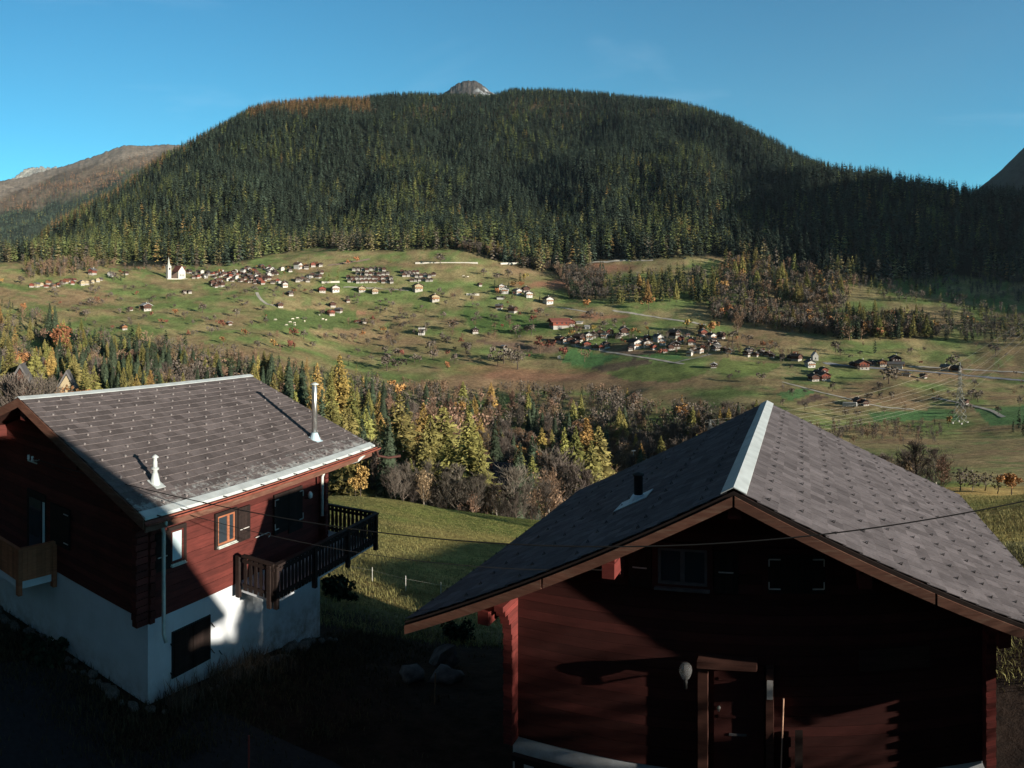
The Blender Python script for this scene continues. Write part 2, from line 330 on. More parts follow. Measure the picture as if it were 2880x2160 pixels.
def build_terrain():
    th = np.concatenate([np.linspace(R(-179.9), R(-50), 50)[:-1], np.linspace(R(-50), R(50), 760), np.linspace(R(50), R(179.9), 50)[1:]])
    rr = np.concatenate([[0.3, 3, 6], np.exp(np.linspace(math.log(9), math.log(4100), 430))])
    TH, RR = np.meshgrid(th, rr); X = RR * np.sin(TH); Y = RR * np.cos(TH); Z = ground(X, Y)
    px = 1440 + F * TH; py = HOR - F * Z / RR
    col = np.zeros(X.shape + (3,))
    n1 = fbm(X / 40, Y / 40, 4); n2 = fbm(X / 12 + 5, Y / 12, 3); n3 = fbm(X / 130 + 9, Y / 90, 3)
    green = np.array([.155, .205, .068]); olive = np.array([.285, .235, .115]); brown = np.array([.275, .180, .105]); rust = np.array([.33, .165, .105]); lush = np.array([.125, .205, .065])
    w = np.clip((n1 - .42) * 5, 0, 1)[..., None]; col[:] = green * (1 - w) + olive * w
    w = np.clip((n3 - .55) * 7, 0, 1)[..., None] * .7; col = col * (1 - w) + brown * w
    w = np.clip((n2 - .60) * 7, 0, 1)[..., None] * np.clip((n3 - .35) * 4, 0, 1)[..., None] * .6; col = col * (1 - w) + lush * w
    n4 = fbm(X / 70 + 2, (Y + X * .15) / 7, 3); w = np.clip((n4 - .5) * 6, -1, 1)[..., None] * (RR > 350)[..., None]; col = col * (1 + .16 * w)
    n5 = fbm(X / 25 + 50, Y / 25, 3); w = np.clip((n5 - .6) * 8, 0, 1)[..., None] * .5 * (RR > 350)[..., None]; col = col * (1 - w) + brown * w
    # dry brown-red heath patches of the valley side
    for cx, cy, rx, ry, c, s in [(1600, 1075, 420, 26, brown, .9), (1150, 975, 170, 18, brown, .5), (1330, 955, 260, 14, brown, .45), (1530, 1055, 180, 16, rust, .6), (1370, 1040, 130, 16, rust, .5), (860, 880, 230, 14, brown, .35), (1560, 800, 110, 12, rust, .9), (1690, 890, 60, 8, rust, .9), (1700, 755, 110, 14, rust, .8), (990, 876, 50, 5, rust, .8),
                              (870, 758, 60, 10, brown, .6), (1190, 745, 260, 6, brown, .7), (1000, 900, 500, 5, brown, .35), (2300, 905, 200, 12, brown, .5), (2520, 1120, 160, 10, brown, .6), (2180, 960, 160, 8, brown, .5), (2560, 1250, 120, 14, brown, .7), (2750, 1110, 160, 12, brown, .5), (2540, 880, 140, 10, brown, .5)]:
        q = ((px - cx + (n1 - .5) * 160) / rx) ** 2 + ((py - cy + (n2 - .5) * 14) / ry) ** 2
        w = np.clip(1.5 - q, 0, 1)[..., None] * s * (RR > 330)[..., None]; col = col * (1 - w) + c * w
    for poly, c in FIELDS:
        w = (pip(px, py, poly) & (RR > 380))[..., None] * .85; col = col * (1 - w) + np.array(c) * w
    w = ((RR > 128) & (RR < 420))[..., None] * .85; w = w * np.clip((1180 - py) / -30, 0, 1)[..., None] * np.clip((2250 - px) / 120, 0, 1)[..., None]
    col = col * (1 - w) + np.array([.085, .062, .038]) * w            # leaf litter of the gorge wood
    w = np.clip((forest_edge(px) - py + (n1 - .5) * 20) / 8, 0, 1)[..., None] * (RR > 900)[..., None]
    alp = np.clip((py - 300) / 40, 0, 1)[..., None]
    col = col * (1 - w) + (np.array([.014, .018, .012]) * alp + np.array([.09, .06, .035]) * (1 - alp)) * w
    # foreground: earth and autumn grass
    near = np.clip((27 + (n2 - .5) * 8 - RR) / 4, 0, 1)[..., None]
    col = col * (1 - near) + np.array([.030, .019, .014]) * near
    band = np.clip(1 - np.abs(RR - 33 - (n2 - .5) * 6) / 5, 0, 1)[..., None] * .6 * (RR < 60)[..., None]
    col = col * (1 - band) + np.array([.10, .075, .035]) * band
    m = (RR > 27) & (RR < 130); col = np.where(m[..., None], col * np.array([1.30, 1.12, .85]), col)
    ny, nx = X.shape; idx = np.arange(ny * nx).reshape(ny, nx)
    fa = np.stack([idx[:-1, :-1], idx[:-1, 1:], idx[1:, 1:], idx[1:, :-1]], -1).reshape(-1, 4)
    t = NT('ground'); tc, _ = t.tone(); c = t.coord('Object')
    a = t.noise(c, 2.2, 6, .65); b = t.noise(c, 0.35, 5, .6); d = t.noise(t.coord('Object', (1, 1, 1)), 0.06, 5, .6)
    f = t.math('MULTIPLY', t.rng(a, .28, .72, .45, 1.55), t.rng(b, .3, .7, .62, 1.38)); f = t.math('MULTIPLY', f, t.rng(d, .3, .7, .8, 1.2))
    cm = t.mix(1.0, tc, f, 'MULTIPLY')
    h = t.noise(c, 0.9, 8, .7); t.bump(h, 0.7, 0.6)
    mat = t.fin(cm, 0.95, 0, 0.1)
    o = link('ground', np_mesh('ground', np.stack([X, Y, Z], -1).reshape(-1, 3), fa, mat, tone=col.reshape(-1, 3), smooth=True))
    tag(o, kind='structure')
build_terrain()

def backdrop_mountain(name, crest, r0, r1, foot, colfn, amp, seed, label=None, rough=0):
    """a mountain standing behind: crest [(px, py)], base distance r0, crest distance r1"""
    xs = np.linspace(crest[0][0], crest[-1][0], 420); cy = np.interp(xs, [a for a, b in crest], [b for a, b in crest]) + (fbm(xs / 9 + seed, xs * 0 + 3.3, 4) - .5) * 5
    s = np.linspace(0, 1, 90); XS, S = np.meshgrid(xs, s); CY = np.meshgrid(cy, s)[0]
    RR = r0 + (r1 - r0) * S; TH = (XS - 1440) / F
    zc = -(CY - HOR) / F * r1; zf = -(foot - HOR) / F * r0
    X = RR * np.sin(TH); Y = RR * np.cos(TH)
    n = fbm(X / 700 + seed, Y / 700, 5); g = 1 - np.abs(2 * fbm(X / 450 + seed, Y / 1200 + 2, 4) - 1) * 2
    Z = zf + (zc - zf) * (S ** 1.15) + (g - .3) * amp * np.sin(np.pi * np.minimum(S, 1)) + (n - .5) * amp * .25 * S
    if rough: Z = Z + (1 - np.abs(2 * fbm(TH * 260 + seed, S * 5 + 1, 5) - 1) * 2) * rough * (S * 0.6 + .4)
    # back side
    back = np.linspace(0, 1, 12)[1:]; RB = r1 + (r1 - r0) * 0.6 * back[:, None] + 0 * xs[None]; ZB = Z[-1][None] * (1 - back[:, None]) + (-200) * back[:, None]
    X = np.vstack([X, RB * np.sin(TH[0])]); Y = np.vstack([Y, RB * np.cos(TH[0])]); Z = np.vstack([Z, ZB])
    SS = np.vstack([S, np.ones((11, len(xs)))]); PX = np.vstack([XS, np.tile(xs, (11, 1))]); PY = HOR - F * Z / np.hypot(X, Y)
    col = colfn(X, Y, Z, SS, PX, PY)
    ny, nx = X.shape; idx = np.arange(ny * nx).reshape(ny, nx)
    fa = np.stack([idx[:-1, :-1], idx[:-1, 1:], idx[1:, 1:], idx[1:, :-1]], -1).reshape(-1, 4)
    t = NT(name); tc, _ = t.tone(); c = t.coord('Object'); a = t.noise(c, 0.02, 9, .7); h = t.noise(c, 0.008, 10, .75)
    cm = t.mix(1.0, tc, t.rng(a, .3, .7, .6, 1.4), 'MULTIPLY'); t.bump(h, 1.0, 60)
    o = link(name, np_mesh(name, np.stack([X, Y, Z], -1).reshape(-1, 3), fa, t.fin(cm, .95, 0, .1), tone=col.reshape(-1, 3), smooth=True))
    return tag(o, label, kind='structure'), (X, Y, Z, PX, PY)
def c_left(X, Y, Z, S, PX, PY):
    n = fbm(X / 300, Y / 300, 4); base = np.array([.038, .050, .038]); rust = np.array([.150, .118, .090]); heath = np.array([.24, .20, .165])
    k = PY - np.interp(PX, [0, 154, 271, 407, 511], [600, 560, 520, 470, 440]) + (n - .5) * 60
    w = np.clip(-k / 25 + .5, 0, 1)[..., None]; col = base * (1 - w) + rust * w
    k2 = PY - np.interp(PX, [0, 154, 271, 407, 511], [560, 490, 462, 440, 430]) + (n - .5) * 30
    w = np.clip(-k2 / 14 + .5, 0, 1)[..., None]; return col * (1 - w) + heath * w
def c_rock(X, Y, Z, S, PX, PY):
    n = fbm(X / 200, Y / 60, 5)[..., None]; return np.array([.42, .40, .36]) * (.7 + .6 * n)
def c_peak(X, Y, Z, S, PX, PY):
    n = fbm(X / 120, Y / 60, 5)[..., None]; c = np.array([.115, .100, .092]) * (.6 + .8 * n)
    w = (np.clip((PX - 1330) / 20, 0, 1) * np.clip((PY - 244) / 8, 0, 1) * (fbm(X / 30, Y / 40, 3) > .50))[..., None]; return c * (1 - w) + np.array([.45, .47, .5]) * w
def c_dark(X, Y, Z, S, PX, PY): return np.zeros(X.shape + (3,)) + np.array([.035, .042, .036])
_, BGM = backdrop_mountain('mountain_ridge', [(-900, 470), (-300, 500), (-60, 520), (60, 503), (154, 476), (217, 455), (271, 436), (344, 410), (407, 411), (488, 409), (560, 420), (700, 440)], 3400, 6500, 760, c_left, 160, 3, rough=9)
backdrop_mountain('rock_face', [(-900, 600), (-200, 560), (-60, 540), (0, 524), (27, 511), (68, 482), (99, 474), (154, 474), (200, 480), (320, 520)], 6800, 9000, 700, c_rock, 260, 11, rough=26)
backdrop_mountain('rocky_peak', [(1100, 330), (1200, 290), (1243, 268), (1275, 243), (1300, 231), (1316, 228), (1335, 230), (1352, 238), (1384, 265), (1430, 290), (1560, 340)], 4200, 5600, 420, c_peak, 90, 5, rough=7)
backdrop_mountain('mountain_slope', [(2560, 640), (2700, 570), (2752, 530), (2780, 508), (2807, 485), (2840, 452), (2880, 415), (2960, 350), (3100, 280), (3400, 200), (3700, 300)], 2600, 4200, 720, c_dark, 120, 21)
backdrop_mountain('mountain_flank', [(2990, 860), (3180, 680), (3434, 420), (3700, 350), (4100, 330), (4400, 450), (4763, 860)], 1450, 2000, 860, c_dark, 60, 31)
# ---------------------------------------------------------------- vegetation
# table for fast picture -> ground look-up
_GX = np.arange(-480, 3400, 12.0); _GR = np.exp(np.linspace(math.log(24), math.log(3600), 900))
_th = (_GX - 1440) / F
_GZ = ground(_GR[None] * np.sin(_th)[:, None], _GR[None] * np.cos(_th)[:, None])
_GY = HOR - F * _GZ / _GR[None]
_GV = np.minimum.accumulate(_GY, axis=1)                  # visible horizon so far
def visible(px, r, z, h):
    """does the tree's top half stand above nearer ground?"""
    i = np.clip(((px - _GX[0]) / 12).astype(int), 0, len(_GX) - 1); j = np.clip(np.searchsorted(_GR, r) - 2, 0, len(_GR) - 1)
    return HOR - F * (z + h * .8) / r < _GV[i, j] + 4
def at2(px, py, rmin=130.0):
    i = int(np.clip(round((px - _GX[0]) / 12), 0, len(_GX) - 1)); y = _GY[i]
    k = np.nonzero((y <= py) & (_GR >= rmin))[0]
    if not len(k): return None
    return rad(px, _GR[k[0]])

def leafmat(name, col, rough=0.85, hue=0.06, val=0.35, trans=0.0):
    t = NT(name); tc, _ = t.tone(); oi = t.n('ShaderNodeObjectInfo')
    hs = t.n('ShaderNodeHueSaturation'); hs.inputs['Color'].default_value = (*col, 1)
    t.l(t.rng(oi.outputs['Random'], 0, 1, .5 - hue, .5 + hue), hs.inputs['Hue'])
    m2 = t.math('FRACT', t.math('MULTIPLY', oi.outputs['Random'], 7.31)); t.l(t.rng(m2, 0, 1, 1 - val, 1 + val), hs.inputs['Value'])
    cm = t.mix(1.0, hs.outputs[0], tc, 'MULTIPLY')
    return t.fin(cm, rough, 0, 0.15)
M_SPR = leafmat('spruce_needles', (.046, .064, .038), hue=.02)
M_LAR = leafmat('larch_needles', (.205, .190, .062), hue=.022)
M_GOL = leafmat('golden_larch_needles', (.29, .20, .065), hue=.018)
M_ORA = leafmat('orange_leaves', (.30, .155, .065), hue=.02)
M_RED = leafmat('rust_red_leaves', (.185, .075, .050), hue=.01)
M_BAR = leafmat('bare_twigs', (.130, .108, .090), hue=.02, val=.3)
M_OLB = leafmat('hazy_twigs', (.19, .125, .082), hue=.02, val=.3)
M_TRK = simple('bark', (.085, .065, .050), .95, .4, 9)
M_PAL = simple('pale_bark', (.36, .33, .28), .9, .35, 9)

def conifer(seed, whorls, nb, sub, width=0.17, droop=.35, gap=0.0, base=.06, top=1.0, jag=.25, wide=.42):
    """crown of a unit-height conifer: verts, quad/tri faces, tone"""
    rg = random.Random(seed); V = []; Fc = []; T = []
    for w in range(whorls):
        f = w / (whorls - 1); z = base + (top - base) * (f ** .92)
        L = width * (1 - f) ** .82 * (1.0 + .1 * math.sin(seed + f * 9)) + .006
        if f < .08: L *= .75
        for k in range(nb if f < .85 else max(3, nb // 2)):
            if rg.random() < gap: continue
            a = 2 * math.pi * (k + rg.random() * .7) / nb + w * 1.3; l = L * rg.uniform(1 - jag, 1 + jag * .6); zz = z + rg.uniform(-.5, .5) / whorls
            d = Vector((math.cos(a), math.sin(a), 0)); n = Vector((-d.y, d.x, 0)); hw = l * wide * rg.uniform(.75, 1.2)
            dz = -droop * l * rg.uniform(.6, 1.4); tn = rg.uniform(.62, 1.5)
            tip = d * l + Vector((0, 0, zz + dz)); mid = d * l * .55 + Vector((0, 0, zz + dz * .25 + l * .08))
            b = len(V); root = Vector((0, 0, zz + l * .10))
            V += [root, mid + n * hw - Vector((0, 0, l * .22)), tip, mid - n * hw - Vector((0, 0, l * .22)), mid]
            Fc += [(b, b + 1, b + 4), (b + 1, b + 2, b + 4), (b + 2, b + 3, b + 4), (b + 3, b, b + 4)]; T += [tn * .8, tn, tn * 1.1, tn, tn]
            for q in range(sub):
                g = rg.uniform(.25, .95); s_ = rg.choice((-1, 1)); p = d * l * g + Vector((0, 0, zz + dz * g * .8)); e = p + d * l * .22 + n * s_ * l * rg.uniform(.25, .5) - Vector((0, 0, l * rg.uniform(.05, .35)))
                b = len(V); V += [p, e, p + d * l * .16 - Vector((0, 0, l * .06))]; Fc.append((b, b + 1, b + 2)); tn2 = tn * rg.uniform(.7, 1.3); T += [tn2] * 3
    return V, Fc, T
def blob(seed, n, rx=.3, rz=.4, cz=.6, size=.05, lobes=7):
    """unit-height leafy crown of small leaf clumps"""
    rg = random.Random(seed); V = []; Fc = []; T = []
    C = [(Vector((rg.gauss(0, rx * .5), rg.gauss(0, rx * .5), cz + rg.uniform(-.6, .6) * rz)), rg.uniform(.35, .6) * rx) for _ in range(lobes)] + [(Vector((0, 0, cz)), rx * .7)]
    for i in range(n):
        c, r_ = rg.choice(C); u = Vector((rg.gauss(0, 1), rg.gauss(0, 1), rg.gauss(0, 1))).normalized(); p = c + u * r_ * rg.uniform(.6, 1.08)
        if p.z < .12: p.z = .12 + rg.random() * .1
        s = size * rg.uniform(.5, 1.3); a = Vector((rg.gauss(0, 1), rg.gauss(0, 1), rg.gauss(0, 1))).normalized(); b_ = u.cross(a).normalized(); a = (u * .5 + a).normalized().cross(b_).normalized()
        b = len(V); V += [p + a * s, p + b_ * s * .8, p - a * s * .9, p - b_ * s]; Fc.append((b, b + 1, b + 2)); Fc.append((b, b + 2, b + 3)); tn = rg.uniform(.6, 1.4); T += [tn] * 4
    return V, Fc, T
def fuzz(g, seed, n, width, base, size, hang=.02):
    """small needle tufts through a conical crown"""
    rg = random.Random(seed); V, Fc, T = list(g[0]), list(g[1]), list(g[2])
    for _ in range(n):
        f = rg.random() ** 1.5; z = base + (1 - base) * f; a = rg.uniform(0, 6.283); rr_ = width * (1 - f) ** .8 * rg.uniform(.35, 1.12) * (1 + .18 * math.sin(a * 3 + z * 20)) + .003
        p = Vector((math.cos(a) * rr_, math.sin(a) * rr_, z - hang * rr_ / width)); s = size * rg.uniform(.5, 1.4); u = Vector((rg.gauss(0, 1), rg.gauss(0, 1), rg.gauss(0, .5))).normalized(); w = u.cross(Vector((rg.gauss(0, 1), rg.gauss(0, 1), rg.gauss(0, 1)))).normalized()
        b = len(V); V += [p + u * s, p + w * s * .6, p - u * s * .8 - Vector((0, 0, s * .5)), p - w * s * .6]; Fc += [(b, b + 1, b + 2), (b, b + 2, b + 3)]; T += [rg.uniform(.55, 1.5)] * 4
    return V, Fc, T
def twigs(seed, depth, spread=.42, first=.26, thick=.014, up=.25, flat=True, kids=(2, 3), nl=16, wide=.30):
    """bare tree: leader with upswept limbs and fine twigs -> trunk verts/faces, twig verts/faces, tone"""
    rg = random.Random(seed); TV, TF, V, Fc, T = [], [], [], [], []
    def seg(a, b, r0, r1, trunk):
        d = (b - a).normalized(); x = d.cross(Vector((rg.uniform(-1, 1), rg.uniform(-1, 1), .3))).normalized(); y = d.cross(x)
        VV, FF = (TV, TF) if trunk else (V, Fc); o = len(VV)
        for p, r_ in ((a, r0), (b, r1)):
            for k in range(3): an = k * 2.094; VV.append(p + (x * math.cos(an) + y * math.sin(an)) * r_)
        for k in range(3): k2 = (k + 1) % 3; FF.append((o + k, o + k2, o + 3 + k2)); FF.append((o + k, o + 3 + k2, o + 3 + k))
        if not trunk: T.extend([rg.uniform(.65, 1.35)] * 6)
    def grow(p, d, L, r_, lv):
        q = p + d * L; seg(p, q, r_, r_ * .6, False)
        if lv >= depth: return
        for k in range(rg.randint(*kids)):
            nd = (d + Vector((rg.gauss(0, spread), rg.gauss(0, spread), abs(rg.gauss(up, .2))))).normalized()
            grow(p.lerp(q, rg.uniform(.35, 1.0)), nd, L * rg.uniform(.55, .8), max(r_ * .62, .0022), lv + 1)
    p = Vector((0, 0, 0)); n = 6; pts = [p.copy()]
    for i in range(n): p = p + Vector((rg.gauss(0, .012), rg.gauss(0, .012), .82 / n)); pts.append(p.copy())
    for i in range(n): seg(pts[i], pts[i + 1], thick * (1 - i / n * .85), thick * (1 - (i + 1) / n * .85), True)
    for k in range(nl):
        f = .16 + .84 * (k / nl) ** .9; i = min(int(f * n), n - 1); c = pts[i].lerp(pts[i + 1], f * n - i); a = k * 2.4 + rg.random()
        env = wide * (math.sin(math.pi * min(1, (f * .82 + .16))) ** .6) * rg.uniform(.7, 1.15); el = rg.uniform(.5, 1.1) + f * .5
        grow(c, Vector((math.cos(a) * math.cos(el), math.sin(a) * math.cos(el), math.sin(el))), env * .62, thick * .45 * (1 - f * .5), 1)
    return TV, TF, V, Fc, T
def tone_mul(T, c): return [(t * c[0], t * c[1], t * c[2]) for t in T]
def crown_me(name, g, mat): return np_mesh(name, [tuple(p) for p in g[0]], g[1], mat, tone=g[2])
def trunk_me(h=.96, r0=.012, r1=.002, mat=None, z0=-.03):
    m = MB(); m.tube([(0, 0, z0), (.002, .001, h * .5), (0, 0, h)], [r0, r0 * .6, r1], 6); return m.mesh('trunk', mat or M_TRK)

PROTO = {}
def proto(kind, hi):
    """list of (trunk mesh, crown mesh)"""
    key = (kind, hi)
    if key in PROTO: return PROTO[key]
    out = []
    for s in range(4 if hi else 3):
        if kind == 'spruce': g = conifer(10 + s, 34 if hi else 13, 11 if hi else 7, 3 if hi else 0, .155 + .02 * s, .5, .05); g = fuzz(g, s, 900 if hi else 40, .15 + .02 * s, .06, .013 if hi else .03, .06); out.append((trunk_me(), crown_me('crown', g, M_SPR)))
        elif kind in ('larch', 'golden_larch'):
            g = conifer(30 + s, 36 if hi else 13, 9 if hi else 6, 4 if hi else 1, .17 + .025 * s, .12, .22, .16, wide=.26, jag=.4); g = fuzz(g, s, 1500 if hi else 120, .17 + .025 * s, .15, .012 if hi else .032); out.append((trunk_me(), crown_me('crown', g, M_LAR if kind == 'larch' else M_GOL)))
        elif kind == 'bare':
            a, b, c, d, e = twigs(50 + s, 4 if hi else 3, thick=.014 if hi else .02, nl=26 if hi else 18, wide=.30 + .05 * s, kids=(3, 4)); g = blob(50 + s, 260 if hi else 210, .28, .34, .58, .008 if hi else .030); n_ = len(c); c, d, e = c + g[0], d + [tuple(i + n_ for i in f) for f in g[1]], e + [x * .9 for x in g[2]]; out.append((np_mesh('trunk', [tuple(p) for p in a], b, M_PAL if s == 1 else M_TRK), crown_me('branches', (c, d, e), M_BAR)))
        elif kind == 'round':
            g = blob(120 + s, 900 if hi else 150, .31, .36, .56, .022 if hi else .06, 11); out.append((trunk_me(.7, .03, .008), crown_me('crown', g, M_BAR)))
        elif kind == 'hazy':
            a, b, c, d, e = twigs(70 + s, 4 if hi else 3, thick=.014 if hi else .02, nl=24 if hi else 16, wide=.27, kids=(3, 4)); g = blob(70 + s, 520 if hi else 150, .24, .36, .60, .013 if hi else .030)
            n = len(c); out.append((np_mesh('trunk', [tuple(p) for p in a], b, M_PAL), crown_me('branches', (c + g[0], d + [tuple(i + n for i in f) for f in g[1]], e + [x * 1.6 for x in g[2]]), M_OLB)))
        else:
            mat = {'orange': M_ORA, 'rust': M_RED, 'yellow': M_GOL}[kind]; g = blob(90 + s, 1100 if hi else 110, .26, .36, .58, .030 if hi else .075, 9); out.append((trunk_me(.7, .02, .006), crown_me('crown', g, mat)))
    PROTO[key] = out; return out
SMALL = {}
def small_me(kind, i, tm, cm):
    """trunk and crown joined for trees a few pixels high"""
    if (kind, i) in SMALL: return SMALL[(kind, i)]
    v = [tuple(q.co) for q in tm.vertices] + [tuple(q.co) for q in cm.vertices]; n = len(tm.vertices)
    f = [tuple(q.vertices) for q in tm.polygons] + [tuple(k + n for k in q.vertices) for q in cm.polygons]
    tn = [tuple(q.color)[:3] for q in cm.color_attributes['tone'].data]
    me = np_mesh(KNAME[kind], v, f, [tm.materials[0], cm.materials[0]], [0] * len(tm.polygons) + [1] * len(cm.polygons), np.array([(1, 1, 1)] * n + tn)); SMALL[(kind, i)] = me; return me
KNAME = {'round': 'bare_fruit_tree', 'spruce': 'spruce_tree', 'larch': 'larch_tree', 'golden_larch': 'golden_larch_tree', 'bare': 'bare_tree', 'hazy': 'birch_tree', 'orange': 'orange_tree', 'rust': 'rust_red_tree', 'yellow': 'yellow_tree'}
KLAB = {'round': 'round leafless fruit tree', 'spruce': 'dark green spruce', 'larch': 'yellow green larch', 'golden_larch': 'golden orange larch', 'bare': 'leafless brown grey tree', 'hazy': 'nearly bare russet tree', 'orange': 'orange autumn tree', 'rust': 'rust red autumn tree', 'yellow': 'yellow autumn tree'}
KCAT = {'spruce': 'spruce', 'larch': 'larch', 'golden_larch': 'larch'}
TREES = []          # (kind, position, height, width factor, place phrase, group)
def tree(kind, p, h, place, group, wf=1.0): TREES.append([kind, p, h, wf, place, group])
def tree_px(kind, px, base, hpx, place, wf=1.0, rmin=150.0):
    p = at2(px, base, rmin)
    if p is None: return
    tree(kind, p, hpx / F * math.hypot(p.x, p.y), place, 'trees standing on the open meadows', wf)
def tree_top(kind, px, top, r, place, wf=1.0):
    p = rad(px, r); h = (HOR - top) / F * r - p.z; tree(kind, p, h, place, 'trees of the wooded gorge', wf)

# --- large trees near the meadow edge: kind, column, row of the top, distance
for k, px, top, r, wf, pl in [
    ('spruce', 1093, 1172, 148, 1.0, 'tallest behind the dark balcony corner'), ('larch', 1125, 1110, 175, 1.5, 'behind the tall spruce past the balcony'),
    ('spruce', 1062, 1230, 165, .9, 'just left of the tall spruce by the balcony'), ('larch', 1072, 1180, 205, 1.0, 'behind the roof corner of the left chalet'),
    ('larch', 1030, 1150, 260, 1.0, 'over the eave corner of the left chalet'), ('larch', 1246, 1143, 190, 1.5, 'pair in the middle above the meadow crest'),
    ('larch', 1210, 1165, 180, 1.0, 'left one of the pair above the meadow crest'), ('golden_larch', 1190, 1133, 230, .8, 'pointed behind the middle larches'),
    ('hazy', 1254, 1090, 300, 1.0, 'big pinkish orange crown above the middle larches'), ('hazy', 1228, 1110, 290, .9, 'left of the big pinkish crown'),
    ('rust', 1182, 1180, 200, .8, 'between the tall spruce and the middle larches'), ('larch', 1318, 1156, 155, 1.5, 'broad and pointed, largest above the meadow crest'),
    ('larch', 1352, 1230, 150, .9, 'lower one right of the largest larch'), ('larch', 1155, 1290, 150, .9, 'low beside the tall spruce'),
    ('bare', 1200, 1290, 142, 1.2, 'grey in front of the middle larches'), ('bare', 1250, 1300, 143, 1.2, 'grey and upright at the meadow crest'), ('bare', 1160, 1330, 141, 1.0, 'small beside the tall spruce foot'),
    ('bare', 1290, 1290, 140, 1.2, 'in front of the largest larch'), ('bare', 1360, 1330, 140, 1.0, 'right below the largest larch'), ('bare', 1400, 1360, 138, 1.0, 'low at the meadow edge'),
    ('bare', 1457, 1312, 138, 1.5, 'wide with a pale forked trunk at the meadow edge'), ('hazy', 1502, 1358, 140, .9, 'slim right of the forked pale tree'), ('bare', 1530, 1350, 140, 1.0, 'close to the dark roof edge'),
    ('spruce', 1497, 1225, 230, 1.1, 'alone above the slate roof in the wood'), ('spruce', 1392, 1180, 300, 1.0, 'olive, behind the slate roofed house'), ('orange', 1540, 1240, 250, 1.0, 'small bush right of the lone spruce'),
    ('golden_larch', 1650, 1175, 235, 1.5, 'tallest of the group over the dark roof'), ('larch', 1618, 1200, 225, 1.0, 'left of the group over the dark roof'), ('larch', 1684, 1197, 228, 1.1, 'right of the group over the dark roof'), ('larch', 1662, 1240, 215, 1.2, 'lowest of the group over the dark roof'),
    ('larch', 1587, 1202, 250, .8, 'small bright green left of the golden group'),
    ('bare', 1570, 1265, 215, 1.3, 'grey crown over the dark roof edge'), ('bare', 1600, 1290, 205, 1.2, 'grey crown near the dark roof edge'), ('bare', 1640, 1300, 200, 1.2, 'grey crown below the golden group'), ('hazy', 1545, 1300, 190, 1.2, 'russet crown beside the dark roof edge'), ('hazy', 1700, 1290, 230, 1.2, 'russet crown right of the golden group'),
    ('hazy', 1733, 1183, 420, .55, 'slim orange one in the dark wood gap'), ('orange', 1733, 1187, 425, .5, 'slim and upright in the wood gap'), ('golden_larch', 1818, 1208, 400, .75, 'bright lone one on the grass in the wood gap'), ('orange', 2033, 1142, 440, .6, 'lone one above the ridge of the dark roof'),
    ('yellow', 1014, 1293, 132, .85, 'bright, above the balcony railing'), ('yellow', 1000, 1330, 131, .8, 'low and dull beside the bright yellow one'),
    ('larch', 770, 1048, 330, .9, 'right of the roof ridge end'), ('larch', 742, 1090, 300, .9, 'lower, right of the roof ridge end'), ('golden_larch', 892, 1022, 330, .9, 'left of the chimney pipe'), ('golden_larch', 955, 998, 340, 1.1, 'tallest gold one right of the chimney pipe'),
    ('larch', 930, 1050, 310, 1.0, 'beside the tall gold one'), ('larch', 932, 1112, 240, 1.0, 'round, over the right part of the roof'), ('spruce', 812, 1003, 340, .9, 'left of the chimney pipe'), ('spruce', 762, 1016, 350, .8, 'behind the roof ridge end'),
    ('spruce', 850, 1015, 345, .85, 'just left of the chimney pipe'), ('spruce', 905, 1095, 260, .9, 'behind the chimney pipe'), ('larch', 830, 1100, 235, 1.0, 'over the roof slope'), ('larch', 990, 1090, 260, 1.0, 'over the right verge of the roof'), ('spruce', 1020, 1180, 170, 1.0, 'right over the eave corner'), ('larch', 970, 1150, 215, .9, 'over the lower right verge'),
    ('bare', 1040, 1240, 160, 1.1, 'dark and thin over the eave corner'), ('hazy', 1135, 1210, 180, 1.0, 'russet beside the tall spruce'),
    ('larch', 208, 998, 330, 1.2, 'bushy above the left part of the roof'), ('larch', 240, 1015, 310, 1.1, 'right of the bushy one above the roof'), ('orange', 186, 1058, 280, 1.1, 'low bright bush above the ridge'), ('larch', 348, 1033, 310, 1.0, 'above the middle of the ridge'), ('golden_larch', 423, 1040, 300, 1.2, 'dull above the middle of the ridge'), ('golden_larch', 385, 1052, 290, 1.0, 'low above the ridge'), ('larch', 30, 960, 350, 1.2, 'at the left picture edge'),
    ('larch', 98, 980, 340, 1.2, 'in the left corner wood'), ('larch', 265, 1030, 290, 1.0, 'olive above the roof'), ('larch', 515, 1048, 300, .8, 'small bright one above the ridge'), ('larch', 490, 1060, 290, .8, 'small one above the ridge'), ('orange', 160, 895, 560, 1.0, 'large round one at the meadow rim'), ('spruce', 140, 852, 620, 1.1, 'dark pair at the meadow rim'), ('spruce', 155, 858, 615, 1.0, 'right of the dark pair at the meadow rim'),
    ('bare', 20, 1030, 230, 1.4, 'pale and thin at the left edge'), ('bare', 55, 1045, 220, 1.3, 'pale and thin left of the ridge'), ('bare', 90, 1050, 215, 1.3, 'pale over the ridge start'), ('bare', 130, 1060, 225, 1.2, 'pale beside the orange bush')]:
    tree_top(k, px, top, r, pl, wf)
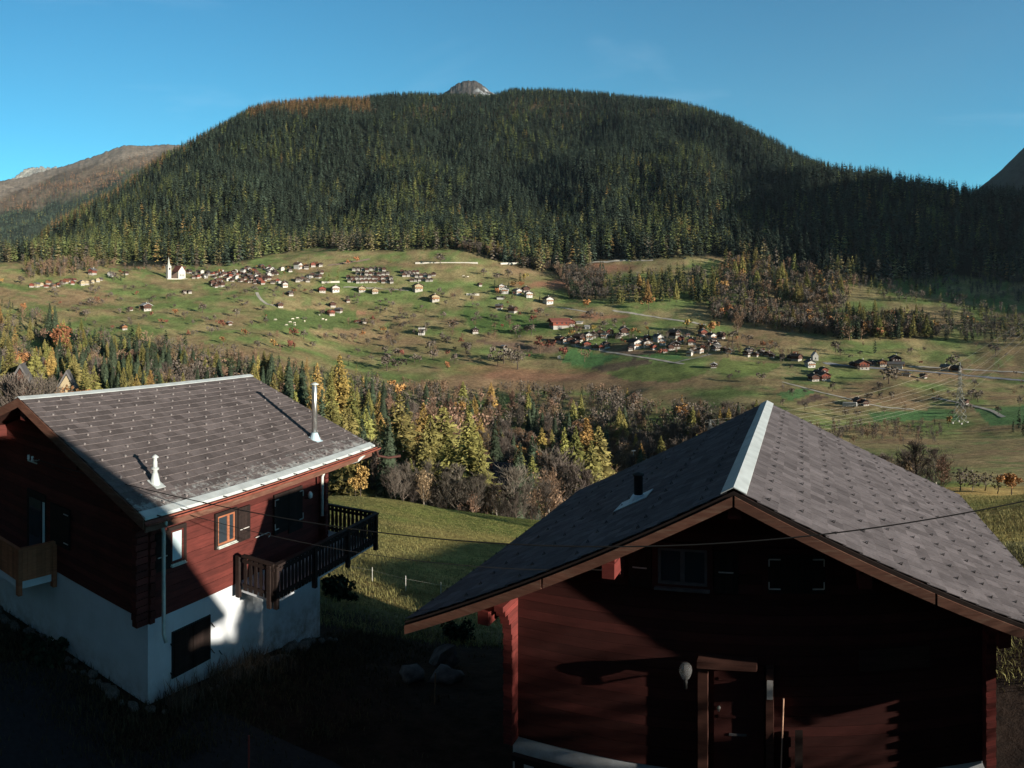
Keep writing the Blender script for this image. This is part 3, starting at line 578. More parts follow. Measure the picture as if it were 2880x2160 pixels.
for k, px, top, r, wf, pl in [('bare', 2580, 1225, 98, 1.5, 'tall, behind the right roof slope'), ('bare', 2635, 1250, 96, 1.3, 'with two trunks behind the right roof slope'), ('hazy', 2655, 1270, 94, 1.1, 'orange tinted behind the right roof slope'), ('bare', 2545, 1260, 105, 1.3, 'left one behind the right roof slope'), ('hazy', 2560, 1265, 104, .9, 'yellowish between the bare ones'),
    ('orange', 2845, 1318, 100, 1.5, 'bushy at the right edge of the meadow'), ('bare', 2700, 1310, 100, 1.7, 'low thicket left of the orange bush'), ('bare', 2735, 1322, 102, 1.8, 'low thicket in the right hollow'), ('bare', 2770, 1318, 104, 1.8, 'low thicket near the orange bush'), ('bare', 2805, 1325, 100, 1.6, 'low thicket touching the orange bush'), ('bare', 2500, 1270, 120, 1.5, 'low behind the right roof slope'), ('hazy', 2470, 1262, 125, 1.4, 'low russet behind the right roof slope')]:
    tree_top(k, px, top, r, pl, wf)

# --- trees and bushes scattered on the meadows: column, row of the foot, height in rows, kind
for k, L in {'round': [(312, 839, 18), (374, 817, 16), (254, 862, 28), (215, 882, 22), (404, 901, 14), (570, 882, 30), (430, 846, 16), (260, 813, 12), (319, 790, 26), (740, 878, 20), (714, 822, 20), (978, 848, 14), (997, 842, 11), (1085, 852, 12), (1101, 829, 22), (1137, 900, 24), (1163, 900, 20), (1117, 910, 24),
        (1248, 897, 22), (1026, 910, 16), (854, 953, 28), (880, 979, 22), (1274, 933, 36), (1248, 962, 18), (1212, 992, 36), (1218, 1015, 34), (1088, 1044, 52), (1120, 1046, 40), (1166, 1021, 28), (1310, 992, 32), (1238, 744, 34), (1451, 943, 32), (1495, 940, 30), (1394, 900, 16), (1417, 1024, 55), (1456, 1040, 58), (1313, 995, 34), (1400, 1030, 40), (1440, 1020, 40),
        (2350, 992, 34), (2800, 1000, 34), (2680, 1040, 46), (2500, 1080, 54), (2515, 1070, 40), (2143, 1075, 28), (2052, 1068, 20), (2732, 1127, 34), (2750, 1130, 30), (2597, 797, 28), (2660, 809, 30), (340, 850, 14), (640, 820, 16), (655, 812, 18), (690, 830, 16), (1085, 880, 14), (1350, 905, 14), (1480, 935, 20), (1395, 790, 22), (1430, 780, 24), (1360, 775, 22), (2105, 965, 30), (2060, 960, 34), (2180, 985, 24), (2015, 985, 20), (2560, 1000, 22), (1660, 900, 30), (1700, 925, 26), (1520, 890, 24), (60, 800, 26), (110, 760, 24), (180, 745, 24)],
    'hazy': [(469, 843, 14), (1127, 884, 22), (1196, 884, 16), (1433, 923, 26), (1336, 920, 16), (1391, 953, 26), (2075, 948, 74), (270, 860, 28), (140, 770, 40), (125, 772, 38), (155, 775, 38), (240, 905, 10), (1645, 1018, 38), (520, 900, 12), (1225, 1000, 30), (1640, 800, 24), (2300, 870, 40), (2150, 860, 40)],
    'orange': [(495, 891, 22), (748, 894, 10), (338, 774, 16), (459, 761, 14), (1078, 939, 22), (1004, 744, 22), (980, 746, 18), (1398, 832, 22), (1440, 812, 22), (1648, 871, 32), (1824, 875, 40), (2231, 924, 34), (2266, 936, 34), (2040, 830, 42), (1970, 940, 36), (2000, 943, 42), (1820, 932, 16), (1462, 812, 22)],
    'yellow': [(1474, 796, 26), (1668, 933, 22), (1795, 943, 16), (1931, 933, 36), (2668, 1203, 34), (2624, 1111, 18), (3, 800, 18), (2010, 935, 34)],
    'rust': [(825, 953, 34), (452, 914, 18), (465, 914, 16), (618, 924, 24), (630, 925, 20), (825, 829, 16), (1046, 907, 22), (1498, 910, 24), (1508, 980, 24), (1522, 984, 22), (1544, 988, 38), (1586, 1011, 36), (1980, 990, 20), (1856, 1001, 20), (368, 878, 10), (905, 888, 16), (925, 890, 18), (1215, 852, 14), (2588, 1030, 14)],
    'larch': [(867, 735, 24), (1905, 770, 46), (2557, 781, 48), (2676, 769, 62), (912, 800, 40), (950, 795, 46), (925, 800, 44), (2600, 820, 30), (1100, 740, 26)],
    'spruce': [(1004, 1037, 28), (1391, 806, 22), (1430, 813, 24), (1463, 796, 36), (1518, 848, 28), (1557, 845, 30), (1440, 842, 24), (2461, 996, 48), (2628, 1183, 14), (2867, 1205, 64), (2880, 1225, 60), (2850, 1215, 40), (340, 790, 24), (350, 783, 28), (310, 778, 24), (248, 785, 16), (1718, 955, 30), (1560, 900, 14), (1638, 940, 16), (2350, 740, 30), (380, 760, 28), (980, 1030, 20)]}.items():
    for px, py, hp in L:
        zone = ('beside the far left hamlet' if px < 300 and py < 830 else 'on the meadow below the white church' if px < 600 else 'on the meadow above the white animals' if px < 1000 and py < 900 else 'on the slope below the white animals' if px < 1000 else
                'by the terraced holiday blocks' if px < 1330 and py < 850 else 'on the long meadow right of the animals' if px < 1330 and py < 960 else 'on the brown slope above the gorge wood' if px < 1500 and py > 960 else 'around the three white chalets' if px < 1600 and py < 860 else 'near the big red barn' if px < 1700 and py < 960 else
                'along the fields below the hamlet' if px < 2120 and py > 960 else 'at the upper side of the hamlet' if px < 2120 else 'on the shaded slope above the road' if py < 960 else 'on the meadow near the pylon')
        tree_px(k, px, py, hp * 1.08, zone, 1.25 if k in ('bare', 'round', 'hazy', 'rust', 'orange') else 1.0, 330 if py < 1190 else 150)

# --- the belts of wood: boundaries in columns / distances
def rupper(px):   # far rim of the gorge wood
    yb = float(np.interp(px, [-300, 0, 180, 260, 420, 560, 760, 1000, 1090, 1300, 1500, 1700, 1850, 2000, 2200], [840, 850, 925, 962, 968, 985, 1035, 1058, 1085, 1108, 1112, 1112, 1145, 1185, 1215]))
    p = at2(px, yb, 330); return math.hypot(p.x, p.y)
rg = random.Random(5)
def scatter_gorge(n, x0, x1, mix, f0, f1, place, hs=(11, 19)):
    for _ in range(n):
        px = rg.uniform(x0, x1); ru = rupper(px); r = math.exp(rg.uniform(math.log(150 + (ru - 150) * f0), math.log(150 + (ru - 150) * f1)))
        k = rg.choices(list(mix), list(mix.values()))[0]; p = rad(px, r)
        h = rg.uniform(*hs) * (1.0 if k in ('spruce', 'larch', 'golden_larch') else .82)
        if 1355 < px < 1450 and r < 290: continue
        topy = HOR - F * (p.z + h) / r
        lim = float(np.interp(px, [0, 560, 760, 1000, 1100, 1400, 1450, 1500, 1700, 2000], [830, 930, 985, 1040, 1060, 1060, 1060, 1060, 1070, 1120]))
        if topy < lim: h *= .6
        tree(k, p, h, place, 'trees of the wooded gorge', rg.uniform(.85, 1.2))
scatter_gorge(180, -60, 240, {'larch': 5, 'spruce': 4, 'bare': 4, 'hazy': 3, 'golden_larch': 1, 'orange': .5}, .35, 1.0, 'in the wood at the left edge', (16, 24))
scatter_gorge(247, 230, 480, {'larch': 2, 'spruce': 7, 'bare': 2.5, 'hazy': 1.5}, .35, 1.0, 'in the dark wood behind the left roof', (16, 24))
scatter_gorge(171, 470, 720, {'larch': 1.5, 'spruce': 4, 'bare': 5, 'hazy': 3}, .35, 1.0, 'in the wood over the roof ridge', (13, 22))
scatter_gorge(266, 700, 1080, {'larch': 3.5, 'spruce': 6, 'bare': 3, 'hazy': 1.5, 'golden_larch': 1}, .1, 1.0, 'in the wood right of the left roof', (16, 26))
scatter_gorge(437, 1080, 1560, {'larch': 1, 'spruce': 2.2, 'bare': 7, 'hazy': 4, 'golden_larch': .8, 'orange': .3}, .12, 1.0, 'in the leafless wood of the middle', (14, 24))
scatter_gorge(361, 1540, 2140, {'larch': .4, 'spruce': .7, 'bare': 8, 'hazy': 4, 'golden_larch': .4, 'orange': .5}, .35, 1.0, 'in the brown wood over the dark roof', (14, 22))
for i in range(26): px = 1100 + i * 16 + rg.uniform(-6, 6); tree(rg.choice(['bare', 'bare', 'bare', 'hazy']), rad(px, rg.uniform(134, 150)), rg.uniform(6, 10.5), 'thin and low along the meadow crest', 'trees of the wooded gorge')

def scatter_poly(n, poly, mix, hs, place, rmin=330.0):
    xs = [a for a, b in poly]; ys = [b for a, b in poly]; c = 0
    while c < n:
        px, py = rg.uniform(min(xs), max(xs)), rg.uniform(min(ys), max(ys))
        if not bool(pip([px], [py], poly)[0]): continue
        c += 1; p = at2(px, py, rmin)
        if p is None: continue
        k = rg.choices(list(mix), list(mix.values()))[0]; tree(k, p, rg.uniform(*hs) * (1.0 if k in ('spruce', 'larch', 'golden_larch') else .78), place, 'trees of the upper wooded belts', rg.uniform(.85, 1.2))
MIXD = {'spruce': 3, 'larch': 2.5, 'bare': 5, 'hazy': 3, 'orange': .6, 'golden_larch': .6}
scatter_poly(154, [(1690, 800), (2020, 775), (2030, 850), (1700, 858)], {'larch': 5, 'spruce': 5, 'bare': 1.5, 'golden_larch': .6}, (23, 32), 'in the evergreen grove above the hamlet')
scatter_poly(190, [(1560, 760), (1700, 770), (1710, 850), (1600, 845)], {'spruce': 3, 'bare': 6, 'hazy': 2}, (19, 27), 'in the dark hollow right of the white chalets')
scatter_poly(300, [(2030, 740), (2420, 780), (2380, 880), (2010, 860)], MIXD, (23, 38), 'on the wooded bank below the forest')
scatter_poly(280, [(1990, 860), (2360, 890), (2350, 950), (2120, 925), (2010, 905)], {'spruce': 1.5, 'larch': 1.2, 'bare': 5, 'hazy': 3, 'orange': .4}, (19, 27), 'in the brown wood above the chapel')
scatter_poly(320, [(2330, 905), (2600, 910), (2650, 955), (2350, 958)], {'spruce': 5, 'larch': 2.5, 'bare': 3, 'hazy': 1.5, 'orange': .8}, (19, 30), 'in the wood above the main road')
scatter_poly(132, [(2640, 870), (2960, 880), (2960, 975), (2650, 960)], {'spruce': 3, 'larch': 2, 'bare': 5, 'orange': .3}, (16, 27), 'in the shaded wood at the right edge')
scatter_poly(200, [(2400, 800), (2960, 770), (2960, 860), (2450, 850)], {'spruce': 2, 'larch': 2, 'bare': 5}, (16, 24), 'scattered over the shaded right slope')
scatter_poly(132, [(60, 742), (330, 748), (210, 775), (80, 790)], {'larch': 3, 'spruce': 2, 'hazy': 5, 'bare': 4}, (16, 27), 'on the bank above the left hamlet')
scatter_poly(132, [(2160, 1205), (2660, 1195), (2640, 1250), (2200, 1255)], {'bare': 7, 'hazy': 3}, (5, 9), 'in the bushy strip below the pylon', 250)
scatter_poly(47, [(330, 750), (560, 755), (700, 745), (560, 762), (350, 765)], {'rust': 1, 'bare': 5, 'hazy': 3}, (7, 12), 'behind the roofs of the left village')
scatter_poly(56, [(540, 765), (920, 745), (900, 800), (560, 800)], {'rust': 1, 'bare': 5, 'orange': 1, 'larch': 1.5}, (6, 12), 'between the houses of the left village')
scatter_poly(132, [(1600, 930), (2080, 945), (2280, 1015), (2250, 1025), (1850, 995), (1580, 965)], {'rust': .7, 'bare': 5, 'hazy': 2, 'spruce': 1.2, 'orange': .8, 'larch': 1}, (6, 13), 'between the houses of the hamlet')
scatter_poly(132, [(1240, 690), (1420, 735), (1520, 765), (1560, 760), (1400, 715), (1250, 680)], {'bare': 5, 'hazy': 4, 'golden_larch': 1.5, 'larch': 2}, (16, 27), 'at the brown foot of the forest')

MEADOW = [(60, 800), (520, 800), (900, 815), (1500, 830), (1560, 880), (2000, 930), (1560, 940), (1480, 1060), (1000, 1030), (560, 965), (250, 930)]
scatter_poly(190, MEADOW, {'round': 8, 'hazy': 2, 'rust': 1, 'orange': .4}, (7, 16), 'dotted over the wide valley meadow', 420)
scatter_poly(60, [(2020, 960), (2880, 980), (2880, 1180), (2300, 1180), (2040, 1080)], {'round': 8, 'hazy': 2}, (5, 11), 'dotted over the right meadow', 380)
scatter_gorge(110, 1080, 1500, {'larch': 4, 'spruce': 3, 'golden_larch': 1.2, 'hazy': 2, 'bare': 2}, 0.0, .35, 'in the near part of the middle wood', (17, 25))
scatter_gorge(60, 780, 1100, {'larch': 4, 'spruce': 4, 'bare': 2}, 0.0, .3, 'in the near wood behind the balcony', (18, 26))
# ---- build: at most 300 of a kind stand as things, the rest as one mass
def forest_mesh(name, items, protos, mats, toneF):
    """items: (x, y, z, h, wf, rot, variant, rgb)"""
    it = np.array([i[:7] for i in items], float); rgb = np.array([i[7] for i in items], float); VV = []; FF = []; TT = []; off = 0
    for v in range(len(protos)):
        pv = np.array([tuple(p) for p in protos[v][0]], float); pf = np.array(protos[v][1], int); pt = np.array(protos[v][2], float)
        m = it[:, 6] == v; a = it[m]; c = rgb[m]
        if not len(a): continue
        cs, sn = np.cos(a[:, 5])[:, None], np.sin(a[:, 5])[:, None]; h = a[:, 3][:, None]; w = h * a[:, 4][:, None]
        X = (pv[None, :, 0] * cs - pv[None, :, 1] * sn) * w + a[:, 0][:, None]; Y = (pv[None, :, 0] * sn + pv[None, :, 1] * cs) * w + a[:, 1][:, None]; Z = pv[None, :, 2] * h + a[:, 2][:, None]
        VV.append(np.stack([X, Y, Z], -1).reshape(-1, 3)); TT.append((pt[None, :, None] * c[:, None, :]).reshape(-1, 3))
        FF.append((pf[None] + (np.arange(len(a)) * len(pv))[:, None, None] + off).reshape(-1, 3)); off += len(a) * len(pv)
    o = link(name, np_mesh(name, np.vstack(VV), np.vstack(FF), mats, tone=np.vstack(TT))); return o
M_FST = leafmat('forest_foliage', (1, 1, 1), hue=0.0, val=0.0)

bykind = {}
for t_ in TREES: bykind.setdefault(t_[0], []).append(t_)
REST = []
cnt = {}
for k, L in bykind.items():
    L.sort(key=lambda t: -t[2] / math.hypot(t[1].x, t[1].y))
    keep = L[:290]; REST += [(k, t) for t in L[290:]]
    for t in keep: cnt.setdefault((KLAB[k], t[4]), []).append(t)
    for t in keep:
        kind, p, h, wf, place, group = t; r = math.hypot(p.x, p.y); hi = h / r * F > 62
        pr = proto(kind, hi); tm, cme = pr[rg.randrange(len(pr))]; rz = rg.uniform(0, 6.28)
        same = sorted(cnt[(KLAB[k], place)], key=lambda q: math.atan2(q[1].x, q[1].y)) if len(cnt[(KLAB[k], place)]) < 0 else None
        t.append(None); nm = KNAME[kind]
        big = h / r * F > 30
        if big:
            e = empty(nm, p, rz); e.scale = (h * wf, h * wf, h); link('trunk', tm, e); link('branches' if kind in ('bare', 'hazy') else 'crown', cme, e)
        else:
            e = link(nm, small_me(kind, pr.index((tm, cme)), tm, cme), None, p, rz, (h * wf, h * wf, h))
        t[-1] = e
ORD = ['first', 'second', 'third', 'fourth', 'fifth', 'sixth', 'seventh', 'eighth', 'ninth', 'tenth']
LMK = [(500, 770, 'the white church'), (660, 780, 'the left village'), (170, 800, 'the far left hamlet'), (410, 874, 'the pale roofed farmhouse'), (815, 908, 'the cow herd'), (950, 875, 'the red brown farm'), (1045, 775, 'the left holiday block'), (1180, 782, 'the right holiday block'), (1186, 940, 'the white cabin'), (1450, 825, 'the white chalets'), (1573, 917, 'the big red barn'),
 (1650, 965, 'the left part of the hamlet'), (1900, 965, 'the right part of the hamlet'), (2007, 1036, 'the white legged hut'), (2294, 1010, 'the white chapel'), (2425, 1035, 'the large red chalet'), (2518, 1030, 'the dark inn'), (2414, 1137, 'the double barn'), (2700, 1150, 'the meadow pylon'), (884, 1130, 'the chimney pipe'), (436, 1090, 'the middle of the ridge'), (700, 1050, 'the left ridge end'),
 (60, 1100, 'the left ridge start'), (1055, 1250, 'the left eave corner'), (1318, 1280, 'the largest larch'), (1457, 1400, 'the pale forked tree'), (1408, 1290, 'the slate roofed house'), (1650, 1250, 'the golden larch group'), (1782, 1270, 'the white street lamp'), (2140, 1135, 'the dark roof peak'), (160, 915, 'the large orange tree'), (1818, 1230, 'the lone golden larch'),
 (1540, 850, 'the lone white chalet'), (645, 915, 'the pale roofed hut'), (2315, 1065, 'the chapel farmhouses'), (2845, 1330, 'the orange bush'), (1256, 743, 'the long retaining wall'), (1850, 895, 'the upper valley road'), (1340, 938, 'the black boxy barn'), (787, 866, 'the curved path hut'), (2660, 1044, 'the stone railway building'), (2880, 860, 'the right picture edge'), (2140, 830, 'the wooded bank'), (2500, 930, 'the middle of the road wood')]
def lmk(t):
    p = t[1]; r = math.hypot(p.x, p.y); x_ = 1440 + F * math.atan2(p.x, p.y); y_ = HOR - F * (p.z + t[2] * .5) / r
    q = min(LMK, key=lambda l: (l[0] - x_) ** 2 + ((l[1] - y_) * 1.8) ** 2); dx, dy = x_ - q[0], (y_ - q[1]) * 1.5
    return ('left of ' if dx < 0 else 'right of ') + q[2] if abs(dx) > abs(dy) else ('above ' if dy < 0 else 'below ') + q[2]
final = {}
for (lab, place), ts in cnt.items():
    hm = sorted(t[2] for t in ts)[len(ts) // 2]
    for t in ts: final.setdefault(f"{lab} {place}" if len(ts) <= 10 else f"{'tall' if t[2] > hm else 'short'} {lab} {lmk(t)}", []).append(t)
    if len(ts) > 10:
        for t in ts: t[5] = f"{KNAME[t[0]].replace('_', ' ')}s {place}"
for lab, ts in final.items():
    ts.sort(key=lambda q: math.atan2(q[1].x, q[1].y)); n = len(ts)
    if n > 14:
        for t in ts: t[5] = lab + ' wood'
    for i, t in enumerate(ts):
        l = lab
        if 1 < n <= 14 and len(l.split()) < 13: l += ', ' + ('leftmost' if i == 0 else 'rightmost' if i == n - 1 else ORD[i] + ' from the left' if i < 7 else ORD[n - 1 - i] + ' from the right')
        tag(t[-1], l, KCAT.get(t[0], 'tree'), t[5])
KRGB = {'round': (.13, .108, .09), 'bare': (.13, .108, .09), 'hazy': (.19, .125, .082), 'spruce': (.040, .055, .030), 'larch': (.20, .19, .062)}
for k in sorted(set(a for a, b in REST)):
    items = [(t[1].x, t[1].y, t[1].z, t[2], t[3], rg.uniform(0, 6.28), rg.randrange(2), KRGB.get(k, (.2, .1, .03))) for a, t in REST if a == k]
    if k in ('bare', 'hazy'):
        ps = []
        for s in range(2): a, b, c, d, e = twigs(150 + s, 2, thick=.02, nl=16, kids=(3, 4)); g = blob(150 + s, 130, .28, .34, .56, .036); m_ = len(a) + len(c); ps.append((a + c + g[0], b + [tuple(i + len(a) for i in f) for f in d] + [tuple(i + m_ for i in f) for f in g[1]], [1.0] * len(a) + e + g[2]))
    else: ps = [conifer(160 + s, 12, 6, 0, .17, .4 if k == 'spruce' else .15, .05 if k == 'spruce' else .2) for s in range(2)]
    o = forest_mesh(KNAME[k].replace('_tree', '') + '_wood', items, ps, M_FST, 1); tag(o, f"{KLAB[k]}s massed in the far belts of wood", 'wood', kind='stuff')

# ---- the mountain forest
g2 = np.random.default_rng(11)
def mountain_forest():
    N = 50000
    px = g2.uniform(-160, 3040, N); r = np.sqrt(g2.uniform(1050 ** 2, 3000 ** 2, N)); th = (px - 1440) / F; x = r * np.sin(th); y = r * np.cos(th); z = ground(x, y)
    py = HOR - F * z / r; h = g2.uniform(24, 46, N) * np.clip(1.1 - (r - 1200) / 5200, .7, 1.1)
    nn = fbm(x / 90, y / 90, 3)
    ok = (py < forest_edge(px) + (nn - .5) * 34) & visible(px, r, z, h)
    glade = (fbm(x / 70 + 40, y / 70, 3) > .78) & (r < 2400)
    ok &= ~glade
    px, r, x, y, z, py, h, nn = [a[ok] for a in (px, r, x, y, z, py, h, nn)]
    n2 = fbm(x / 160 + 7, y / 160 + 3, 3)
    # share of larch: lower slopes, gully streaks, golden along the left crest
    low = np.clip((py - 560) / 130, 0, 1); str_ = np.clip(1 - np.abs(px - (1180 + (560 - py) * -.9)) / 90, 0, 1) * (py > 400) * (py < 640)
    right = np.clip((px - 1900) / 300, 0, 1)
    left = np.clip((900 - px) / 900, 0, 1)
    pl = .06 + low * .42 * (1 - right * .7) + str_ * .5 + left * .22 + (n2 - .5) * 1.1
    gold = np.clip((332 - py + (nn - .5) * 50) / 20, 0, 1) * (px > 480) * (px < 1040) + np.clip(1 - np.abs(py - np.interp(px, [60, 330, 506, 640], [700, 540, 412, 345])) / 26, 0, 1) * (px < 640) * .6
    pl = np.where(px < 700, pl + gold * .5, pl)
    u = g2.random(len(px)); lar = u < pl; go = g2.random(len(px)) < gold * .95
    hazy = (g2.random(len(px)) < np.clip((py - (forest_edge(px) - 16)) / 14, 0, 1) * .5)
    spr_i, lar_i = [], []; rot = g2.uniform(0, 6.28, len(px)); jit = g2.uniform(.5, 1.8, len(px)); v = g2.integers(0, 3, len(px)); wf = g2.uniform(.8, 1.2, len(px)); q = g2.random(len(px))
    for i in range(len(px)):
        if go[i]: c = (.27, .165, .080) if q[i] < .7 else (.19, .14, .06)
        elif hazy[i]: c = (.19, .16, .08) if q[i] < .6 else (.15, .125, .095)
        elif lar[i]: c = (.135, .158, .058) if q[i] < .8 else (.21, .195, .07) if q[i] < .97 else (.27, .18, .07)
        else: c = (.032, .045, .031)
        c = tuple(a * jit[i] for a in c)
        (lar_i if (go[i] or hazy[i] or lar[i]) else spr_i).append((x[i], y[i], z[i] - .5, h[i], wf[i], rot[i], v[i], c))
    print('forest', len(spr_i), len(lar_i))
    o = forest_mesh('spruce_forest', spr_i, [conifer(200 + s, 9, 6, 0, .165, .55, .03, jag=.35, wide=.5) for s in range(3)], M_FST, 1); tag(o, 'dense dark spruce forest covering the big mountain', 'forest', kind='stuff')
    o = forest_mesh('larch_forest', lar_i, [conifer(210 + s, 9, 6, 0, .175, .2, .12, jag=.35, wide=.42) for s in range(3)], M_FST, 1); tag(o, 'yellow green and golden larches mixed through the mountain forest', 'forest', kind='stuff')
mountain_forest()
def far_forest():
    X, Y, Z, PX, PY = BGM; it = []; n = 15000; ny = 90
    i = g2.integers(0, ny - 1, n); j = g2.integers(180, X.shape[1] - 1, n); a = g2.random(n); b = g2.random(n)
    def L(A): return (A[i, j] * (1 - a) + A[i + 1, j] * a) * (1 - b) + (A[i, j + 1] * (1 - a) + A[i + 1, j + 1] * a) * b
    x, y, z, px, py = L(X), L(Y), L(Z), L(PX), L(PY)
    lim = np.interp(px, [-900, 0, 154, 271, 407, 511, 700], [560, 560, 500, 480, 425, 440, 440]) + g2.uniform(0, 40, n)
    rust = np.interp(px, [-900, 0, 154, 271, 407, 511], [600, 590, 570, 530, 480, 450]) + (fbm(x / 200, y / 200, 3) - .5) * 120
    for k in np.nonzero((py > lim) & (px > -200) & (px < 720))[0]:
        c = (.22, .125, .075) if py[k] < rust[k] and g2.random() < .75 else (.055, .080, .058) if g2.random() < .85 else (.14, .13, .04)
        s = g2.uniform(.4, 1.9); it.append((x[k], y[k], z[k] - 2, g2.uniform(34, 60), .8, g2.uniform(0, 6), int(g2.integers(0, 2)), (c[0] * s, c[1] * s, c[2] * s)))
    print('distant', len(it))
    o = forest_mesh('distant_forest', it, [conifer(220 + s, 4, 4, 0, .2, .5, .0, wide=.6) for s in range(2)], M_FST, 1); tag(o, 'forest on the distant mountain at the left, rust brown near the tree line', 'forest', kind='stuff')
far_forest()
# ---------------------------------------------------------------- materials of the two chalets
def plankmat(name, col, var=.35, wear=None, rough=.75):
    t = NT(name); c = t.coord('Object', (1, 1, 9)); c2 = t.coord('Object', (1.2, 1.2, 1.2)); n = t.noise(c, 2.2, 7, .65); n2 = t.noise(c2, 1.0, 4)
    f = t.math('MULTIPLY', t.rng(n, .25, .75, 1 - var, 1 + var), t.rng(n2, .3, .7, .8, 1.2)); _, tf = t.tone(); f = t.math('MULTIPLY', f, t.rng(tf, 0, 1, .7, 1.3))
    cm = t.mix(1.0, tuple(col), f, 'MULTIPLY')
    if wear: cm = t.mix(t.rng(t.noise(c, 1.3, 6, .7), .52, .72, 0, .8), cm, wear)
    t.bump(n, .35, .01); return t.fin(cm, rough, 0, .3)
def slatemat(name, col, lichen=None):
    t = NT(name); c = t.coord('Object'); _, tf = t.tone(); n = t.noise(c, 3.2, 6, .6); n2 = t.noise(c, 24, 4, .6)
    f = t.math('MULTIPLY', t.rng(tf, 0, 1, .62, 1.38), t.math('MULTIPLY', t.rng(n, .3, .7, .82, 1.18), t.rng(n2, .3, .7, .88, 1.12)))
    cm = t.mix(1.0, tuple(col), f, 'MULTIPLY')
    if lichen:       # pale lichen gathers towards the eave
        sx = t.n('ShaderNodeSeparateXYZ'); tc = t.n('ShaderNodeTexCoord'); t.l(tc.outputs['Object'], sx.inputs[0]); d = t.rng(sx.outputs[0], lichen - 1.1, lichen, 0, .26)
        n3 = t.noise(c, 4.5, 8, .75); m = t.rng(t.math('ADD', n3, d), .68, .80, 0, .7); cm = t.mix(m, cm, (.42, .44, .43))
    t.bump(n2, .25, .01); return t.fin(cm, .95, 0, .03)
M_RWOOD = plankmat('red_brown_boards', (.088, .019, .015)); M_DWOOD = plankmat('dark_stained_boards', (.017, .010, .0085)); M_OWOOD = plankmat('orange_stained_wood', (.30, .11, .055))
M_RR = plankmat('red_boards', (.135, .025, .021)); M_DRR = plankmat('shaded_red_boards', (.052, .0125, .0105), .2); M_FASC = plankmat('weathered_fascia', (.125, .056, .038), wear=(.21, .14, .10)); M_COPPER = simple('reddish_gutter', (.24, .075, .052), .5, .3, 4)  # wall red darkened to hold the gable's shade; log ends keep the brighter red
M_SOFF = plankmat('brown_soffit', (.065, .026, .019)); M_SLL = slatemat('lichened_slates', (.125, .107, .106), 4.95); M_SLR = slatemat('grey_slates', (.118, .106, .112))
M_EDGE = simple('slate_edges', (.15, .13, .13), .9, .3, 8); M_ZINC = simple('pale_sheet_metal', (.46, .50, .50), .45, .15, 3, spec=.5); M_ZINCB = simple('painted_sheet_metal', (.42, .55, .62), .5, .15, 3)

def plaster():
    t = NT('white_plaster'); c = t.coord('Object'); n = t.noise(c, 1.4, 6, .6); n2 = t.noise(t.coord('Object', (1, 1, .25)), 2.4, 7, .7); tc = t.n('ShaderNodeTexCoord'); sx = t.n('ShaderNodeSeparateXYZ'); t.l(tc.outputs['Object'], sx.inputs[0])
    cm = t.mix(1.0, (.56, .60, .64), t.rng(n, .3, .7, .92, 1.06), 'MULTIPLY'); cm = t.mix(t.rng(n2, .50, .78, 0, .28), cm, (.33, .33, .31))
    m = t.math('MULTIPLY', t.rng(sx.outputs[2], .75, 1.7, 1, 0), t.rng(t.noise(c, 3.5, 7, .7), .38, .66, .1, .9)); cm = t.mix(m, cm, (.23, .20, .165)); t.bump(t.noise(c, 40, 3, .6), .3, .004); return t.fin(cm, .95, 0, .1)
M_PLAST = plaster()
M_STEEL = simple('steel_pipe', (.62, .62, .60), .28, .12, 5, metal=.9); M_GALV = simple('galvanised_metal', (.55, .60, .56), .5, .2, 6, metal=.3)
M_IRON = simple('black_iron', (.02, .02, .02), .6, .2, 8); M_WIRON = simple('pale_iron', (.48, .46, .44), .5, .2, 8); M_GLASS = NT('window_glass').fin((.03, .04, .05), .06, 0, .9); M_REFL_FRAME = simple('pane_reflection_and_frame', (.50, .62, .66), .7, .1, 2)  # pale blue pane colour stands in for a reflection; also colours a door frame
M_BULB = NT('bulb_glass'); M_BULB.b.inputs['Transmission Weight'].default_value = .85; M_BULB = M_BULB.fin((.85, .85, .85), .04, 0, .6); M_CABLE = simple('black_cable', (.012, .012, .012), .6, .1, 5)
M_IRONG = simple('dull_grey_wood', (.10, .095, .10), .8, .2, 8); M_PORC = simple('white_porcelain', (.8, .8, .78), .25, .05, 5, spec=.6)

def gable_planks(mb, t0, t1, sl, sr, z0, zr, m, ph=.155, mi=0, off=0.0):
    """horizontal boards of a gable wall between t0 and t1, clipped under the roof z = zr - m|s|"""
    z = z0; k = 0
    while z < zr - .05:
        zb = z + ph * .965; h0 = (zr - z) / m; h1 = (zr - zb) / m
        a0, b0, a1, b1 = max(-sl, -h0), min(sr, h0), max(-sl, -max(h1, .01)), min(sr, max(h1, .01)); o = .006 * (k % 2)
        mb.prism([(a0, z - off), (b0, z - off), (b1, zb - off), (a1, zb - off)], 'y', t0 - o, t1, mi, random.random()); z += ph; k += 1
def side_planks(mb, s0, s1, ta, tb, z0, z1, ph=.155, mi=0, off=0.0):
    z = z0; k = 0
    while z < z1 - .01:
        zb = min(z + ph * .965, z1); o = .006 * (k % 2); sg = 1 if s1 > s0 else -1
        mb.box(min(s0, s1 + sg * o), max(s0, s1 + sg * o), ta, tb, z - off, zb - off, mi, random.random()); z += ph; k += 1
